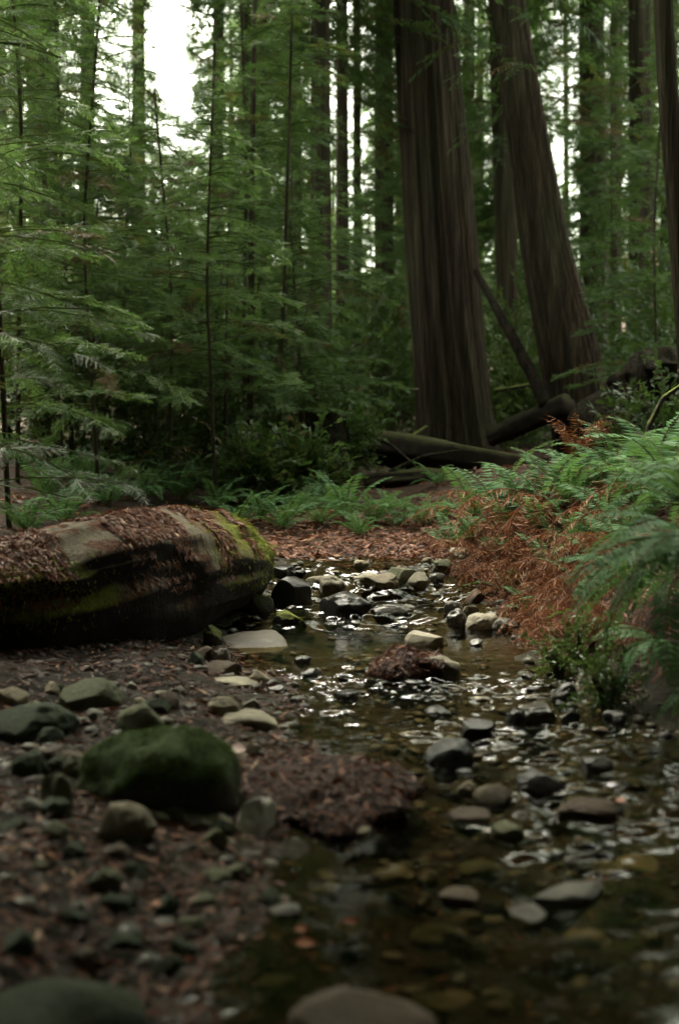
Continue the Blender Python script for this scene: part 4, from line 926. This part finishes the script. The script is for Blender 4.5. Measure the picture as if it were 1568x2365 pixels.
# ------------------------------------------------------------------ litter and single leaves
def ground_flakes(n, sampler, ln, wd, mean=0.0, flow=None):
    x, y = sampler(n); z = surf(x, y); e = 0.03
    N = np.stack([-(H(x + e, y) - H(x - e, y)) / (2 * e), -(H(x, y + e) - H(x, y - e)) / (2 * e), np.ones_like(x)], -1)
    wetm = wet(x, y) & (H(x, y) < W(y)); N[wetm] = (0, 0, 1); N /= np.linalg.norm(N, axis=1)[:, None]
    return flakes(np.stack([x, y, np.where(wetm, H(x, y), z)], -1), N, ln, wd, np.clip(rng.normal(mean, 0.4, n), -1, 1), flow=flow)
def s_bar(n):
    y = rng.uniform(2.0, 6.4, n); return XL(y) + 0.15 - 1.9 * rng.random(n) ** 1.3, y
def s_near(n):
    y = 1.9 + 1.6 * rng.random(n); return XL(y) + 0.1 - 0.9 * rng.random(n), y
def s_far(n): return rng.uniform(-0.9, 1.3, n), 8.85 + 2.6 * rng.random(n) ** 1.6
def s_right(n):
    y = 5.0 + 4.5 * rng.random(n); return XR(y) + 1.5 * rng.random(n) - 0.05, y
def s_bed(n):
    y = 1.8 + 2.2 * rng.random(n); return XL(y) + (XR(y) - XL(y)) * rng.random(n) ** 1.7, y
def s_floor(n): return rng.uniform(-7, 7, n), rng.uniform(9.5, 26, n)
tag(link('needle_litter', mesh('needle_litter', *[a for a in ground_flakes(7000, s_far, 0.07, 0.010, 0.25)[:2]], M['litter'], False, np.clip(rng.normal(0.25, 0.4, 7000), -1, 1))), 'rusty needles and leaves piled on the far bank of the stream', 'needle litter', kind='stuff')
V, F, T = join([ground_flakes(9000, s_right, 0.08, 0.006, 0.2, np.array([-1.0, -0.3, -0.5]))])
tag(link('needle_litter', mesh('needle_litter', V, F, M['litter'], False, T)), 'rusty needles hanging down the right bank', 'needle litter', kind='stuff')
V, F, T = join([ground_flakes(13000, s_bar, 0.055, 0.005, -0.7), ground_flakes(900, s_bar, 0.06, 0.007, 0.45), ground_flakes(1500, s_near, 0.05, 0.006, 0.2), ground_flakes(900, s_bed, 0.06, 0.006, 0.0)])
tag(link('needle_litter', mesh('needle_litter', V, F, M['litter'], False, T)), 'brown needles among the stones of the left bar and near bed', 'needle litter', kind='stuff')
V, F, T = ground_flakes(9000, s_floor, 0.12, 0.02, -0.1)
tag(link('forest_litter', mesh('forest_litter', V, F, M['litter'], False, T)), 'brown leaf litter over the forest floor behind the stream', 'leaf litter', kind='stuff')
# moss cushions on the big rock
for o in [o for o in C.objects if 'bright green moss' in o.get('label', '')]:
    V0 = np.array([v.co[:] for v in o.data.vertices]); F0 = np.array([p.vertices[:] for p in o.data.polygons])
    P, N = tri_sample(V0, F0, 9000, lambda a, nr: np.clip(nr[:, 2] + 0.25, 0, 1) * np.clip(0.6 + 1.6 * vnoise(a[:, 0] * 14, a[:, 1] * 14, a[:, 2] * 14, 91), 0.02, 1))
    V, F, T = flakes(P, N, 0.014, 0.002, np.clip(rng.normal(-0.15, 0.3, len(P)), -1, 1), flow=N * 0.6, lift=-0.001, curl=0.5)
    link('moss', mesh('moss', V, F, M['greentuft'], False, T), o)
# needles on the two litter mounds
for o in [o for o in C.objects if o.data and getattr(o.data, 'materials', None) and o.name.startswith(('boulder', 'stone')) and o.data.materials[0] == R['mound']]:
    mw = Matrix.LocRotScale(o.location, o.rotation_euler, None)
    V0 = np.array([(mw @ v.co)[:] for v in o.data.vertices]); F0 = np.array([p.vertices[:] for p in o.data.polygons])
    P, N = tri_sample(V0, F0, 4500, lambda a, nr: np.clip(nr[:, 2] + 0.3, 0, 1))
    V, F, T = join([flakes(P[:3600], N[:3600], 0.032, 0.0022, np.clip(rng.normal(-0.45, 0.35, 3600), -1, 1), curl=0.4), flakes(P[3600:4300], N[3600:4300], 0.07, 0.003, np.clip(rng.normal(-0.2, 0.4, 700), -1, 1), curl=0.5), flakes(P[4300:], N[4300:], 0.045, 0.010, np.clip(rng.normal(0.1, 0.5, len(P) - 4300), -1, 1), curl=0.5)])
    l0 = np.array(o.location); c = link('needle_cover', mesh('needle_cover', V, F, M['litter'], False, T), o); c.matrix_parent_inverse = mw.inverted()

def single_leaf(u, v, w, h, col, label, rot=0.0, lift=0.006, rough=0.5):
    p = hit(u, v); d = p[1]; L = w * d / 2628; wd = h * d / 2628
    m, n, l, b = newmat('leaf_blade'); f = noise_node(n, l, 40, 3, mapped(n, l, (1, 1, 1))); l.new(mixc(n, l, f, col, tuple(x * 0.6 for x in col)), b.inputs['Base Color']); b.inputs['Roughness'].default_value = rough
    k = 9; t = np.linspace(0, 1, k); hw = wd * 0.9 * np.sin(np.pi * np.clip(t, 0.02, 0.98)) ** 0.8
    V = np.concatenate([np.stack([(t - 0.5) * L, s * hw, 0.12 * L * np.abs(s) + 0.10 * L * np.sin(t * 3)], -1) for s in (-1, 0, 1)])
    F = np.array([[a * k + i, a * k + i + 1, (a + 1) * k + i + 1, (a + 1) * k + i] for a in (0, 1) for i in range(k - 1)])
    o = link('fallen_leaf', mesh('fallen_leaf', V, F, m, True)); o.location = p + np.array([0, 0, lift]); o.rotation_euler = (0.35, 0, rot)
    return tag(o, label, 'leaf')
single_leaf(550, 1768, 44, 22, (0.62, 0.42, 0.36), 'pale pink leaf resting against the big moss rock', 0.2, 0.05)
single_leaf(362, 2112, 34, 12, (0.50, 0.16, 0.05), 'small orange leaf standing out on the dark near gravel', -0.8, 0.02)
single_leaf(705, 2190, 60, 16, (0.48, 0.15, 0.05), 'long orange leaf floating in the near pool', -0.2)
single_leaf(695, 2160, 40, 12, (0.48, 0.15, 0.05), 'short orange leaf floating just above the long orange leaf', 0.15)
single_leaf(808, 2140, 50, 10, (0.45, 0.13, 0.04), 'narrow orange leaf floating below the rusty twig', 0.1)
single_leaf(432, 2228, 50, 10, (0.40, 0.13, 0.05), 'dull rusty leaf sunk at the edge of the near pool', 0.05)
single_leaf(1432, 1860, 30, 12, (0.42, 0.16, 0.07), 'rusty leaf stuck at the end of the stick', -0.9)
single_leaf(692, 1372, 1, 1, (0.4, 0.2, 0.1), 'x') if False else None
